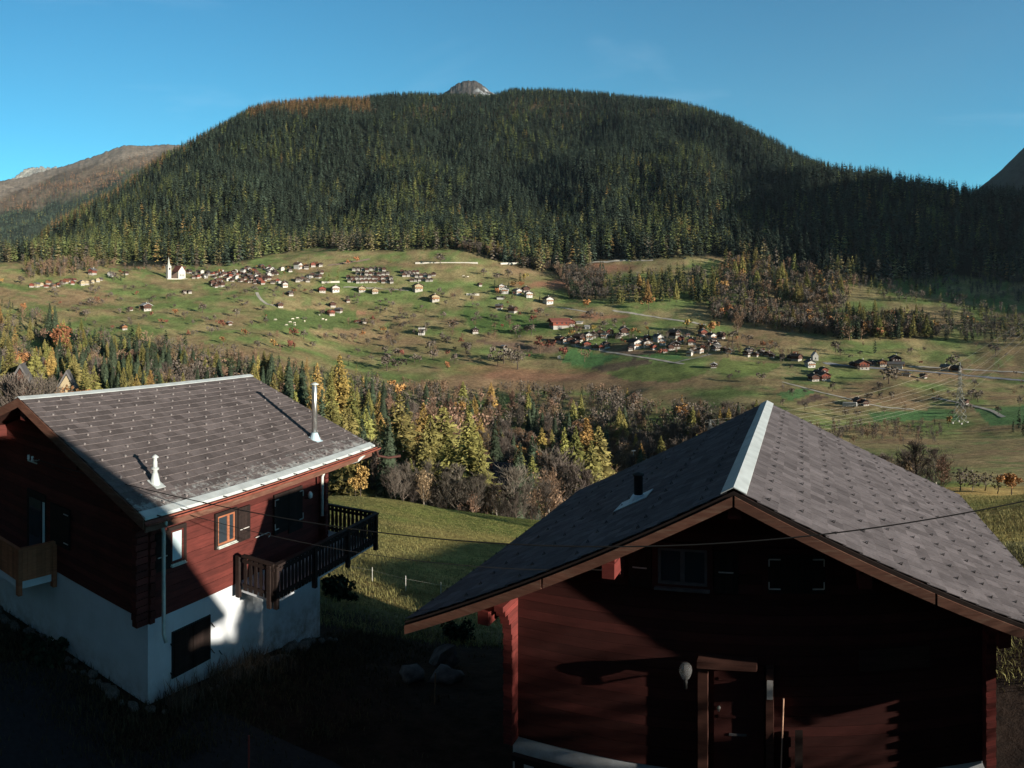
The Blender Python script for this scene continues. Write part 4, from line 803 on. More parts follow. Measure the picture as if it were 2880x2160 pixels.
def tiles(mb, side, zr, m, hw, L, tw, course, off, lift=.012, th=.012, y0=0.0, stag=.5, start=.10):
    """courses of slates on one slope: side = +1 / -1"""
    ln = math.hypot(hw, hw * m); dx, dz = hw / ln * side, -hw * m / ln; nx, nz = m * hw / ln * side, hw / ln
    n = int((ln - start) / course) + 1
    for i in range(n):
        a = start + i * course - .04; b = min(start + (i + 1) * course + .02, ln + .03)
        if a > ln: break
        sh = (i % 2) * stag * tw + random.uniform(-.02, .02); y = y0 - sh
        while y < y0 + L:
            ya, yb = max(y + .004, y0), min(y + tw - .004, y0 + L); y += tw
            if yb - ya < .03: continue
            r1, r2 = random.uniform(-.002, .004), random.uniform(-.002, .004); tn = random.betavariate(4, 4)
            def P(u, yy, h): return (dx * u + nx * h, yy, zr + dz * u + nz * h - off)
            ha, hb = .004, lift + th; bj = random.uniform(-.008, .008)
            vs = [P(a, ya, ha), P(a, yb, ha), P(b + bj, yb, hb + r1), P(b + bj, ya, hb + r2), P(b + bj, yb, hb - th), P(b + bj, ya, hb - th), P(a, ya, -.01), P(a, yb, -.01)]
            mb.add(vs[:4], [(0, 1, 2, 3)] if side > 0 else [(3, 2, 1, 0)], 0, tn); mb.add([vs[3], vs[2], vs[4], vs[5]], [(0, 1, 2, 3)] if side > 0 else [(3, 2, 1, 0)], 1, .5)
            mb.add([vs[0], vs[3], vs[5], vs[6]], [(0, 1, 2, 3)], 0, tn); mb.add([vs[1], vs[2], vs[4], vs[7]], [(0, 1, 2, 3)], 0, tn)
    return ln
def slab(mb, side, zr, m, hw, t0, t1, top, bot, off, mi=0):
    """solid deck under the tiles (top/bot = depth below tile plane)"""
    mb.prism([(0, zr - top - off), (side * hw, zr - m * hw - top - off), (side * hw, zr - m * hw - bot - off), (0, zr - bot - off)], 'y', t0, t1, mi)
def slope_pt(side, u, y, h, zr, m, off):
    ln = math.sqrt(1 + m * m); return Vector((side * u / ln + side * m * h / ln, y, zr - u * m / ln + h / ln - off))
def guards(parent, me, spots, side, zr, m, off, campos, name='snow_guard', mats=None):
    """first 100 (nearest) as parts, the rest as one stuff part"""
    ln = math.sqrt(1 + m * m); ang = math.atan(m) * side
    sp = sorted(spots, key=lambda p: (slope_pt(side, p[0], p[1], 0, zr, m, off) - campos).length); src = [v.co.copy() for v in me.vertices]; fs = [tuple(p.vertices) for p in me.polygons]; rest = MB()
    for i, (u, y) in enumerate(sp):
        p = slope_pt(side, u, y, .012, zr, m, off)
        if i < 100:
            o = link(name, me, parent, p); o.rotation_euler = (0, ang, 0)
        else:
            Rm = Euler((0, ang, 0)).to_matrix(); rest.add([tuple(Rm @ v + p) for v in src], fs, 0)
    if len(sp) > 100:
        o = rest.obj(name + 's', me.materials[0], parent); o['kind'] = 'stuff'; o['label'] = 'remaining small snow guards on the farther slates'

# ================================================================= LEFT CHALET
ZB = -9.9
LC = empty('red_brown_chalet', (-11.983, 13.432, ZB), -R(17.757), 'red brown wooden chalet on a white plastered base, under a wide lichened slate roof, left foreground', 'chalet')
ZR, MM, HW, LL = -2.36, .3822, 5.03, 9.36
def Z(z): return z - ZB
w = MB()
gable_planks(w, .9, 1.05, 4.13, 4.13, -7.02, -2.62, MM, off=ZB); gable_planks(w, 7.65, 7.8, 4.13, 4.13, -7.02, -2.62, MM, off=ZB)
side_planks(w, 3.98, 4.13, 1.05, 7.65, -7.02, -4.16, off=ZB); side_planks(w, -3.98, -4.13, 1.05, 7.65, -7.02, -4.16, off=ZB)
wall = w.obj('wall', M_RWOOD, LC)
w = MB()                                               # projecting log ends at the corners
z = -7.06; k = 0
while z < -4.25:
    e = .34 + .03 * (k % 2) + (.05 * max(0, (z + 4.9) / .16) if z > -4.9 else 0)
    for sx in (-1, 1):
        w.box(min(sx * 3.99, sx * 4.15), max(sx * 3.99, sx * 4.15), .9 - e, .9, z - ZB, z + .13 - ZB, 0, random.random()); w.box(min(sx * 4.13, sx * (4.13 + .07 + .03 * (k % 2))), max(sx * 4.13, sx * (4.13 + .07 + .03 * (k % 2))), .91, 1.06, z - ZB, z + .13 - ZB, 0, random.random())
        w.box(min(sx * 4.13, sx * (4.13 + .26)), max(sx * 4.13, sx * (4.13 + .26)), 7.64, 7.79, z - ZB, z + .13 - ZB, 0, random.random())
    z += .155; k += 1
w.obj('log_ends', M_RWOOD, LC)
w = MB(); w.box(-4.10, 4.10, .93, 7.77, 0.0, Z(-7.04)); w.obj('plastered_base', M_PLAST, LC)
w = MB(); slab(w, 1, ZR, MM, HW, .02, LL - .02, .03, .16, ZB); slab(w, -1, ZR, MM, HW, .02, LL - .02, .03, .16, ZB); deck = w.obj('roof', M_SOFF, LC)
w = MB(); tiles(w, 1, ZR, MM, HW, LL, .37, .245, ZB); w.obj('slates', [M_SLL, M_EDGE], deck); w = MB(); tiles(w, -1, ZR, MM, HW, LL, .37, .245, ZB); w.obj('slates', [M_SLL, M_EDGE], deck)
w = MB()
for sd in (-1, 1): w.prism([(0, Z(ZR) + .035), (sd * .15, Z(ZR) + .035 - .15 * MM), (sd * .15, Z(ZR) + .02 - .15 * MM), (0, Z(ZR) + .02)], 'y', -.04, LL + .05)
w.obj('ridge_cap', M_ZINC, deck)
for sd in (-1, 1):
    w = MB()
    w.prism([(sd * (HW - .13), Z(ZR - MM * (HW - .13)) + .038), (sd * (HW + .06), Z(ZR - MM * (HW + .06)) + .038), (sd * (HW + .07), Z(ZR - MM * HW) - .045), (sd * (HW - .13), Z(ZR - MM * (HW - .13)) + .030)], 'y', -.02, LL + .02); w.obj('eave_flashing', M_ZINC, deck)
    w = MB(); c0 = (sd * (HW + .10), Z(ZR - MM * HW) - .09); pts = [(c0[0] + .075 * math.cos(a), c0[1] + .075 * math.sin(a)) for a in [math.pi + i * math.pi / 8 for i in range(9)]] + [(c0[0] + .062 * math.cos(a), c0[1] + .062 * math.sin(a)) for a in [2 * math.pi - i * math.pi / 8 for i in range(9)]]
    w.prism(pts, 'y', .0, LL + .22); g = w.obj('gutter', M_COPPER, deck)
    w = MB()
    for i in range(14): w.box(sd * (HW + .1) - .09, sd * (HW + .1) + .09, .3 + i * .68, .325 + i * .68, Z(ZR - MM * HW) - .012, Z(ZR - MM * HW) + .006)
    w.obj('gutter_clips', M_IRON, g)
    w = MB(); w.box(min(sd * (HW - .04), sd * (HW - .004)), max(sd * (HW - .04), sd * (HW - .004)), .05, LL - .05, Z(ZR - MM * HW) - .33, Z(ZR - MM * HW) - .07); w.obj('eave_board', M_FASC, deck)
    for y0_ in (-.035, LL + .005):
        w = MB(); w.prism([(0, Z(ZR) - .015), (sd * (HW + .02), Z(ZR - MM * HW) - .015), (sd * (HW + .02), Z(ZR - MM * HW) - .25), (0, Z(ZR) - .25)], 'y', y0_, y0_ + .03); w.obj('verge_board', M_FASC, deck)
for s_, hh in ((0, .42), (-2.35, .34), (2.35, .34), (-4.0, .3), (4.0, .3)):      # purlins
    w = MB(); zt = Z(ZR - MM * abs(s_)) - .16 - (.09 * MM if s_ else 0) - .03; w.box(s_ - .12, s_ + .12, .12, LL - .3, zt - hh, zt); w.obj('purlin', M_RWOOD, LC)
gm = MB(); gm.box(-.018, .018, -.020, .020, -.005, .042); gm.box(-.05, .022, -.010, .010, -.004, .006); gme = gm.mesh('snow_guard', simple('pale_metal_guard', (.27, .245, .24), .7, .1, 9))
spots = [(.32 + i * .245 * 1.5 + .02, .42 + j * .70 + (i % 2) * .35) for i in range(14) for j in range(13) if .32 + i * .3675 < 5.25]
guards(LC, gme, spots, 1, ZR, MM, ZB, Vector((11, -13.4, -ZB)))
# smoke pipe and vent on the slope
def flue(base_u, y, H, r, mat, cap, collar=True, elbow=False):
    p = slope_pt(1, base_u, y, .02, ZR, MM, ZB); m_ = MB()
    lathe(m_, [(r, -.12), (r, H - .14), (r * .8, H - .12), (r * .8, H - .05)], p, 14); fl = m_.obj('chimney_pipe' if H > 1 else 'vent_pipe', mat, LC, True)
    m_ = MB(); lathe(m_, [(r * 1.5, H - .05), (r * 1.55, H - .03), (r * .3, H + .02)], p, 14); m_.obj('pipe_cap', cap, fl, True)
    m_ = MB(); lathe(m_, [(r * 2.6, -.10), (r * 1.25, .22), (r * 1.05, .24)] if H < 1 else [(r * 2.2, -.06), (r * 1.2, .16), (r * 1.05, .18)], p, 14); q = [slope_pt(1, base_u + a, y + b, h, ZR, MM, ZB) for h in (.02, .032) for a, b in ((-.13, -.14), (.22, -.14), (.22, .14), (-.13, .14))]
    m_.add([tuple(v) for v in q], [(3, 2, 1, 0), (4, 5, 6, 7), (0, 1, 5, 4), (1, 2, 6, 5), (2, 3, 7, 6), (3, 0, 4, 7)]); m_.obj('flashing', M_ZINCB if H > 1 else M_ZINC, fl)
    if collar: m_ = MB(); lathe(m_, [(r * 1.02, .30), (r * 1.7, .31), (r * 1.7, .34), (r * 1.02, .36)], p, 14); m_.obj('collar', mat, fl)
flue(4.31, 7.58, 1.66, .085, M_STEEL, M_GALV, False); flue(4.44, 1.10, .62, .055, M_ZINC, M_ZINC, True)
# windows: frame, sill and panes are pieces of the window
def win_side(parent, s, ta, tb, z0, z1, glass=M_GLASS, frame=M_RWOOD, nm='window', sg=1, mull=True, mullm=None):
    m_ = MB(); o = .05
    for a, b, c, d in ((ta - .09, ta, z0 - .08, z1 + .09), (tb, tb + .09, z0 - .08, z1 + .09), (ta, tb, z1, z1 + .09), (ta, tb, z0 - .08, z0)): m_.box(s, s + sg * o, a, b, Z(c), Z(d))
    f = m_.obj(nm, M_DWOOD, parent); m_ = MB()
    for a, b, c, d in ((ta, ta + .045, z0, z1), (tb - .045, tb, z0, z1), (ta + .045, tb - .045, z1 - .045, z1), (ta + .045, tb - .045, z0, z0 + .045)): m_.box(s, s + sg * .035, a, b, Z(c), Z(d))
    if mull: m_.box(s, s + sg * .035, (ta + tb) / 2 + .04, (ta + tb) / 2 + .12, Z(z0 + .045), Z(z1 - .045))
    m_.obj('sash', frame, f); m_ = MB(); m_.box(s + sg * .002, s + sg * .014, ta + .045, tb - .045, Z(z0 + .045), Z(z1 - .045)); m_.obj('pane', glass, f)
    m_ = MB(); m_.box(s + sg * .004, s + sg * .12, ta - .04, tb + .04, Z(z0 - .055), Z(z0 - .03)); m_.box(s + sg * .004, s + sg * .09, ta - .02, tb + .02, Z(z0 - .03), Z(z0 - .003)); m_.obj('sill', M_GALV, f); return f
def shutter(parent, s, ta, tb, z0, z1, sg=1, hinges=True, mat=M_DWOOD, strap=True, o=.055):
    m_ = MB(); n = max(3, int((tb - ta) / .11))
    for i in range(n): a = ta + (tb - ta) * i / n; m_.box(s + sg * (o - .03), s + sg * o, a + .002, a + (tb - ta) / n - .002, Z(z0), Z(z1), 0, random.random())
    for zz in (z0 + .12, z1 - .18): m_.box(s + sg * o, s + sg * (o + .012), ta + .02, tb - .02, Z(zz), Z(zz + .07))
    sh = m_.obj('shutter', mat, parent)
    if strap: m_ = MB(); m_.bar((s + sg * (o + .02), ta + .05, Z(z0 + .32)), (s + sg * (o + .02), tb - .08, Z(z0 + .32)), .02, .02); m_.obj('latch_bar', M_WIRON, sh)
    return sh
win_side(LC, 4.14, 1.58, 1.98, -5.88, -5.12, M_REFL_FRAME, M_RWOOD, mull=False); shutter(LC, 4.14, 1.08, 1.50, -5.95, -5.08)
f = win_side(LC, 4.14, 3.16, 3.80, -5.86, -5.14, M_GLASS, M_OWOOD); shutter(LC, 4.14, 3.92, 4.40, -5.97, -5.10)
sh = shutter(LC, 4.14, 5.42, 6.07, -6.17, -5.08, strap=False); sh2 = shutter(LC, 4.14, 6.09, 6.74, -6.30, -5.08, strap=False)
for par, ta, d in ((sh, 5.42, 1), (sh2, 6.74, -1)):
    for zz in (-6.02, -5.22):
        m_ = MB(); q = 4.215; m_.bar((q, ta, Z(zz)), (q, ta + d * .17, Z(zz)), .02, .025); m_.bar((q, ta + d * .004, Z(zz)), (q, ta + d * .004, Z(zz + (.16 if zz < -5.5 else -.16))), .02, .025); m_.obj('hinge', M_WIRON, par)
m_ = MB(); m_.tube([(4.19, 4.62, Z(-6.02)), (4.19, 5.16, Z(-6.02)), (4.19, 5.24, Z(-6.06)), (4.19, 5.24, Z(-6.12)), (4.19, 5.16, Z(-6.15))], .012, 6); m_.obj('awning_crank', M_WIRON, LC)
m_ = MB(); m_.box(4.10, 4.13, 1.66, 2.96, Z(-8.58), Z(-7.50)); gs = m_.obj('base_window', M_IRON, LC)
for a, b in ((1.70, 2.30), (2.32, 2.92)):
    m_ = MB()
    for i in range(5): m_.box(4.13, 4.165, a + (b - a) * i / 5 + .002, a + (b - a) * (i + 1) / 5 - .002, Z(-8.54), Z(-7.53), 0, random.random())
    m_.obj('shutter', M_DWOOD, gs)
for t_, z_ in ((1.62, -7.75), (1.62, -8.42), (3.0, -7.72), (3.0, -8.36), (3.28, -8.5), (1.44, -8.78)): m_ = MB(); m_.bar((4.11, t_, Z(z_)), (4.17, t_, Z(z_ - .05)), .02, .02); m_.bar((4.17, t_, Z(z_ - .05)), (4.17, t_ + .05, Z(z_ - .10)), .02, .02); m_.obj('shutter_hook', M_IRON, LC)
# down pipes
m_ = MB(); m_.tube([(5.08, .55, Z(-4.45)), (4.95, .7, Z(-4.62)), (4.42, 1.08, Z(-4.82)), (4.42, 1.12, Z(-5.0)), (4.42, 1.12, Z(-7.25)), (4.50, 1.12, Z(-7.42))], .045, 10); m_.obj('down_pipe', M_GALV, LC, True)
m_ = MB(); m_.tube([(5.10, 8.7, Z(-4.45)), (5.0, 8.5, Z(-4.6)), (4.45, 7.55, Z(-4.75)), (4.40, 7.45, Z(-4.95)), (4.40, 7.45, Z(-6.1))], .045, 10); m_.obj('down_pipe', M_GALV, LC, True)
m_ = MB(); m_.tube([(5.13, LL + .05, Z(-4.42)), (5.16, LL + .1, Z(-4.62)), (5.4, LL + .35, Z(-4.70)), (5.7, LL + .6, Z(-4.66))], .04, 8); m_.obj('overflow_pipe', M_SOFF, LC, True)
m_ = MB(); lathe(m_, [(.02, 0), (.07, .03), (.075, .12), (.05, .17), (.02, .2)], (4.28, 7.0, Z(-5.5)), 10); lm = m_.obj('wall_lamp', M_PORC, LC, True); m_ = MB(); m_.bar((4.13, 7.0, Z(-5.52)), (4.28, 7.0, Z(-5.50)), .03, .03); m_.obj('lamp_arm', M_IRON, lm)
# balustrades: posts and cut-out boards
def baluster_row(m_, a, b, z0, z1, pitch, wid, th, n0=0):
    a, b = Vector(a), Vector(b); d = (b - a); L_ = d.length; d.normalize(); n = int(L_ / pitch); x = Vector((d.y, -d.x, 0))
    for i in range(n):
        c = a + d * (L_ * (i + .5) / n); k = [(-.5, z0), (.5, z0), (.5, z0 + .1), (.36, z0 + .2), (.5, z0 + .34), (.5, z1 - .3), (.36, z1 - .18), (.5, z1 - .06), (.5, z1), (-.5, z1), (-.5, z1 - .06), (-.36, z1 - .18), (-.5, z1 - .3), (-.5, z0 + .34), (-.36, z0 + .2), (-.5, z0 + .1)]
        vs = [c + d * (p * wid) + x * (s_ * th / 2) + Vector((0, 0, q)) for s_ in (-1, 1) for p, q in k]; N = len(k)
        m_.add([tuple(v) for v in vs], [tuple(range(N))[::-1], tuple(range(N, 2 * N))] + [(i_, (i_ + 1) % N, N + (i_ + 1) % N, N + i_) for i_ in range(N)], 0, random.random())
w = MB(); w.box(4.14, 5.44, 3.86, 8.74, Z(-7.16), Z(-7.0)); w.box(-4.1, 4.14, 7.81, 8.74, Z(-7.16), Z(-7.0)); bal = w.obj('balcony', M_PLAST, LC); tag(bal, 'white floor slab of the dark side balcony')
for a, b in (((5.50, 3.80), (5.50, 8.80)), ((4.45, 3.80), (5.45, 3.80)), ((5.45, 8.80), (-4.1, 8.80))):
    w = MB(); baluster_row(w, (*a, 0), (*b, 0), Z(-7.06), Z(-6.24), .148, .105, .022); w.obj('balusters', M_DWOOD, bal)
    w = MB(); w.bar((*a, Z(-6.2)), (*b, Z(-6.2)), .13, .05); w.bar((*a, Z(-6.33)), (*b, Z(-6.33)), .05, .07); w.bar((*a, Z(-6.93)), (*b, Z(-6.93)), .05, .07); w.obj('rail', M_DWOOD, bal)
for x_, y_ in [(5.46, 3.86), (5.30, 3.80), (5.50, 5.45), (5.50, 7.1), (5.50, 8.7), (4.3, 3.80), (3.0, 8.80), (.5, 8.80), (-2.0, 8.80)]:
    w = MB(); w.box(x_ - .055, x_ + .055, y_ - .055, y_ + .055, Z(-7.28), Z(-6.24)); w.obj('post', M_DWOOD, bal)
# front balcony of orange boards
w = MB(); w.box(-4.0, .42, -.22, .9, Z(-7.26), Z(-7.03)); fb = w.obj('balcony', M_PLAST, LC); tag(fb, 'small front balcony with orange boarded parapet')
for a, b, ax in ((-4.0, .36, 'x'), (-.16, .84, 'y')):
    w = MB(); n = int((b - a) / .13)
    for i in range(n):
        p, q = a + (b - a) * i / n + .004, a + (b - a) * (i + 1) / n - .004
        if ax == 'x': w.box(p, q, -.27, -.245, Z(-7.05), Z(-6.26), 0, random.random())
        else: w.box(.445, .47, p, q, Z(-7.05), Z(-6.26), 0, random.random())
    w.obj('parapet_boards', M_OWOOD, fb)
w = MB(); w.box(-4.0, .52, -.32, -.20, Z(-6.24), Z(-6.19)); w.box(.40, .52, -.20, .90, Z(-6.24), Z(-6.19)); w.obj('rail', M_OWOOD, fb)
for x_, y_ in ((.44, -.25), (.44, .82), (-1.5, -.25)): w = MB(); w.box(x_ - .07, x_ + .07, y_ - .06, y_ + .06, Z(-7.4), Z(-6.24)); w.obj('post', M_OWOOD, fb)
# balcony door, shuttered window, bracket and insulators on the front gable
w = MB(); w.box(-1.0, -.05, .86, .9, Z(-7.0), Z(-5.1)); dr = w.obj('balcony_door', M_DWOOD, LC); w = MB(); w.box(-.16, -.06, .845, .86, Z(-6.9), Z(-5.3)); w.obj('frame', M_REFL_FRAME, dr); w = MB(); w.box(-.86, -.24, .850, .858, Z(-6.7), Z(-5.3)); w.obj('pane', M_GLASS, dr)
w = MB(); w.box(.25, 1.15, .83, .87, Z(-6.25), Z(-5.2)); sw = w.obj('shutter', M_DWOOD, LC)
for zz in (-6.1, -5.35): w = MB(); w.bar((1.12, .81, Z(zz)), (.92, .81, Z(zz)), .02, .02); w.obj('hinge', M_WIRON, sw)
w = MB(); w.bar((-.40, .9, Z(-4.2)), (-.40, .62, Z(-4.2)), .03, .03); w.bar((-.62, .66, Z(-4.22)), (-.15, .66, Z(-4.22)), .03, .03); br = w.obj('wire_bracket', M_GALV, LC)
for x_ in (-.58, -.38): w = MB(); lathe(w, [(.02, 0), (.045, .02), (.045, .05), (.03, .07), (.045, .09), (.035, .14)], (x_, .66, Z(-4.2)), 8); w.obj('insulator', M_PORC, br)

# ================================================================= RIGHT CHALET
ZB2 = -9.6
RC = empty('dark_red_chalet', (3.5376, 10.4156, ZB2), -R(24.561), 'dark red chalet with a steep slate roof seen gable end on, right foreground', 'chalet')
ZR, MM, HW, LL = -2.93, .5036, 6.126, 10.41; ZB = ZB2
w = MB(); gable_planks(w, .8, .96, 4.28, 4.46, -8.12, -3.25, MM, .175, off=ZB); gable_planks(w, 9.0, 9.15, 4.28, 4.46, -8.12, -3.25, MM, .175, off=ZB)
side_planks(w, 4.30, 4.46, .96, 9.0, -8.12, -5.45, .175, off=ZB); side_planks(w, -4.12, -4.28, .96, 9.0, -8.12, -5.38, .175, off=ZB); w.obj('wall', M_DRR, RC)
w = MB(); w.box(-4.25, 4.43, .83, 9.1, -1.5, Z(-8.14)); w.obj('plastered_base', M_PLAST, RC)
for sx, sw in ((-1, 4.28), (1, 4.46)):                   # stepped log ends
    w = MB(); z = -8.15; k = 0
    while z < -5.45:
        up = max(0.0, z + 6.2); e = .26 + .03 * (k % 2) + .42 * min(1, up / .7) ** 2
        w.box(min(sx * (sw - .15), sx * (sw + .03)), max(sx * (sw - .15), sx * (sw + .03)), .8 - e, .8, z - ZB, z + .105 - ZB, 0, random.random()); w.box(min(sx * sw, sx * (sw + .08 + .03 * (k % 2))), max(sx * sw, sx * (sw + .08 + .03 * (k % 2))), .81, .97, z - ZB, z + .105 - ZB, 0, random.random()); z += .11; k += 1
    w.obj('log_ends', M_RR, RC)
    w = MB(); z = -4.78; k = 0
    while z < -4.30: e = .12 + .55 * ((z + 4.78) / .48) + .03 * (k % 2); w.box(sx * 2.15 - .10, sx * 2.15 + .10, .8 - e, .8, z - ZB, z + .105 - ZB, 0, random.random()); z += .11; k += 1
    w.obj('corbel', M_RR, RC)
w = MB(); slab(w, 1, ZR, MM, HW, .02, LL - .02, .03, .20, ZB); slab(w, -1, ZR, MM, HW, .02, LL - .02, .03, .20, ZB); deck = w.obj('roof', M_SOFF, RC)
for sd in (1, -1):
    w = MB(); tiles(w, sd, ZR, MM, HW, LL, .30, .31, ZB, stag=.5, start=.16, lift=.010, th=.008); w.obj('slates', [M_SLR, M_EDGE], deck)
    w = MB(); w.prism([(0, Z(ZR) + .045), (sd * .21, Z(ZR) + .045 - .21 * MM), (sd * .21, Z(ZR) + .028 - .21 * MM), (0, Z(ZR) + .028)], 'y', -.03, 5.9); w.prism([(0, Z(ZR) + .040), (sd * .205, Z(ZR) + .040 - .205 * MM), (sd * .205, Z(ZR) + .026 - .205 * MM), (0, Z(ZR) + .026)], 'y', 5.9, LL + .04); w.obj('ridge_cap', M_ZINC, deck)
    for y0_ in (-.045, LL + .005):
        for a, b in ((0.02, 3.28), (3.32, 6.15)):
            w = MB(); w.prism([(sd * a, Z(ZR - MM * a) - .10), (sd * b, Z(ZR - MM * b) - .10), (sd * b, Z(ZR - MM * b) - .27), (sd * a, Z(ZR - MM * a) - .27)], 'y', y0_, y0_ + .04); w.obj('verge_board', M_FASC, deck)
        w = MB(); w.prism([(0, Z(ZR) - .025), (sd * 6.15, Z(ZR - MM * 6.15) - .025), (sd * 6.15, Z(ZR - MM * 6.15) - .095), (0, Z(ZR) - .095)], 'y', y0_ + .02, y0_ + .045); w.obj('batten', M_DWOOD, deck)
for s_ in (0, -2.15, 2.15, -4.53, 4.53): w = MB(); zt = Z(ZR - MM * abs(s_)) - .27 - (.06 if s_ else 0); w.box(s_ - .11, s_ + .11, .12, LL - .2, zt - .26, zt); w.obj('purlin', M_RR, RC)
gm = MB(); gm.box(-.07, .02, -.010, .010, -.004, .006); gm.add([(.0, -.028, 0), (.0, .028, 0), (.0, 0, .055), (.010, -.028, 0), (.010, .028, 0), (.010, 0, .055)], [(0, 2, 1), (3, 4, 5), (0, 1, 4, 3), (1, 2, 5, 4), (2, 0, 3, 5)]); gm.bar((-.01, 0, .035), (-.05, .0, .0), .010, .010)
gme = gm.mesh('snow_guard', simple('dark_metal_guard', (.06, .055, .055), .4, .2, 9, metal=.5))
for sd in (1, -1): guards(RC, gme, [(.62 + i * .31 * 1.0 * 2 - .31 * 0, .35 + j * .6 + (i % 2) * .3) for i in range(11) for j in range(17)] if sd > 0 else [(.62 + i * .62, .35 + j * .6 + (i % 2) * .3) for i in range(0, 11, 2) for j in range(16)], sd, ZR, MM, ZB, Vector((-3.5, -10.4, 9.6)), 'snow_guard' if sd > 0 else 'snow_hook')
p = slope_pt(-1, 2.71, 3.36, 0, ZR, MM, ZB); m_ = MB(); lathe(m_, [(.10, -.1), (.10, .52), (.13, .53), (.13, .57), (.02, .6)], p, 12); fl = m_.obj('vent_pipe', M_IRON, RC, True)
m_ = MB(); lathe(m_, [(.30, -.16), (.13, .10), (.11, .12)], p, 12); q = [slope_pt(-1, 2.71 + a, 3.36 + b, h, ZR, MM, ZB) for h in (.02, .035) for a, b in ((-.3, -.35), (.5, -.35), (.5, .35), (-.3, .35))]; m_.add([tuple(v) for v in q], [(3, 2, 1, 0), (4, 5, 6, 7), (0, 1, 5, 4), (1, 2, 6, 5), (2, 3, 7, 6), (3, 0, 4, 7)]); m_.obj('flashing', M_ZINCB, fl)
def win_front(parent, sa, sb, z0, z1, t=.8, shut=False, hx=None):
    m_ = MB()
    for a, b, c, d in ((sa - .1, sa, z0 - .1, z1 + .1), (sb, sb + .1, z0 - .1, z1 + .1), (sa, sb, z1, z1 + .1), (sa, sb, z0 - .1, z0)): m_.box(a, b, t - .06, t, Z(c), Z(d))
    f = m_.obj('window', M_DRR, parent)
    if shut:
        for a, b in ((sa, (sa + sb) / 2 - .003), ((sa + sb) / 2 + .003, sb)):
            m_ = MB()
            for i in range(5): m_.box(a + (b - a) * i / 5 + .002, a + (b - a) * (i + 1) / 5 - .002, t - .075, t - .062, Z(z0), Z(z1), 0, random.random())
            s2 = m_.obj('shutter', M_DWOOD, f); e = a + .02 if a == sa else b - .02; d_ = 1 if a == sa else -1
            for zz in (z0 + .08, z1 - .08): m_ = MB(); m_.bar((e, t - .085, Z(zz)), (e + d_ * .2, t - .085, Z(zz)), .015, .02); m_.bar((e, t - .085, Z(zz)), (e, t - .085, Z(zz + (.12 if zz < (z0 + z1) / 2 else -.12))), .015, .02); m_.obj('hinge', M_WIRON, s2)
    else:
        m_ = MB()
        for a, b, c, d in ((sa, sa + .05, z0, z1), (sb - .05, sb, z0, z1), ((sa + sb) / 2 - .04, (sa + sb) / 2 + .04, z0 + .05, z1 - .05), (sa + .05, sb - .05, z1 - .05, z1), (sa + .05, sb - .05, z0, z0 + .05)): m_.box(a, b, t - .045, t, Z(c), Z(d))
        m_.obj('sash', M_IRONG, f); m_ = MB(); m_.box(sa + .05, sb - .05, t - .014, t - .002, Z(z0 + .05), Z(z1 - .05)); m_.obj('pane', M_GLASS, f)
        m_ = MB(); m_.box(sa - .05, sb + .05, t - .14, t - .06, Z(z0 - .08), Z(z0 - .04)); m_.obj('sill', M_IRONG, f)
    return f
win_front(RC, -1.42, -.54, -4.85, -4.21); win_front(RC, .52, 1.51, -4.91, -4.24, shut=True)
def shut_front(sa, sb, z0, z1, t=.8):
    m_ = MB()
    for i in range(4): m_.box(sa + (sb - sa) * i / 4 + .002, sa + (sb - sa) * (i + 1) / 4 - .002, t - .05, t - .015, Z(z0), Z(z1), 0, random.random())
    s2 = m_.obj('shutter', M_DWOOD, RC); m_ = MB(); m_.bar((sa + .08, t - .06, Z((z0 + z1) / 2)), (sb - .08, t - .06, Z((z0 + z1) / 2)), .015, .02); m_.obj('latch_bar', M_WIRON, s2)
shut_front(-1.96, -1.54, -4.95, -4.25); shut_front(-.42, .0, -4.95, -4.21)
# porch: door, posts, head beam, board box
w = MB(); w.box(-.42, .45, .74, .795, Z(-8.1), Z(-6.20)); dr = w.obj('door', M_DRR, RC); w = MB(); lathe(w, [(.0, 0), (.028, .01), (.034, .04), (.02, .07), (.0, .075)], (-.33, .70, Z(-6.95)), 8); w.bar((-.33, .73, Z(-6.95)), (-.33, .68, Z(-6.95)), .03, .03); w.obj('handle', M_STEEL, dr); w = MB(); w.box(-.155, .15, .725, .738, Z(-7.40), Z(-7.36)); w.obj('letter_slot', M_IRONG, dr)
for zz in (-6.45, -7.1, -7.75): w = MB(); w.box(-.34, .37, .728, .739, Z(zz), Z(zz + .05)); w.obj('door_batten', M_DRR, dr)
w = MB(); w.box(-.69, .34, .52, .79, Z(-6.16), Z(-6.05)); w.obj('door_head_beam', M_SOFF, RC)
for a, b in ((-.69, -.52), (.49, .62)): w = MB(); w.box(a, b, .64, .78, Z(-8.5), Z(-6.17)); w.obj('door_post', M_SOFF, RC)
w = MB(); w.box(.51, .61, .58, .635, Z(-6.66), Z(-6.36)); w.obj('letter_box', M_WIRON, RC)
w = MB(); w.box(.99, 1.12, .45, .76, Z(-8.6), Z(-7.28)); w.obj('side_board', M_DWOOD, RC)
w = MB(); w.bar((-3.9, .05, Z(-7.98)), (-.72, .05, Z(-7.98)), .10, .10); pr = w.obj('porch_railing', M_DWOOD, RC)
for i in range(9): w = MB(); x_ = -3.85 + i * .37; w.box(x_, x_ + .16, .03, .07, Z(-9.0), Z(-8.04)); w.obj('baluster', M_DWOOD, pr)
w = MB(); w.box(2.10, 3.34, .765, .792, Z(-6.30), Z(-5.92)); w.obj('name_board', plankmat('name_board_wood', (.05, .024, .018)), RC)
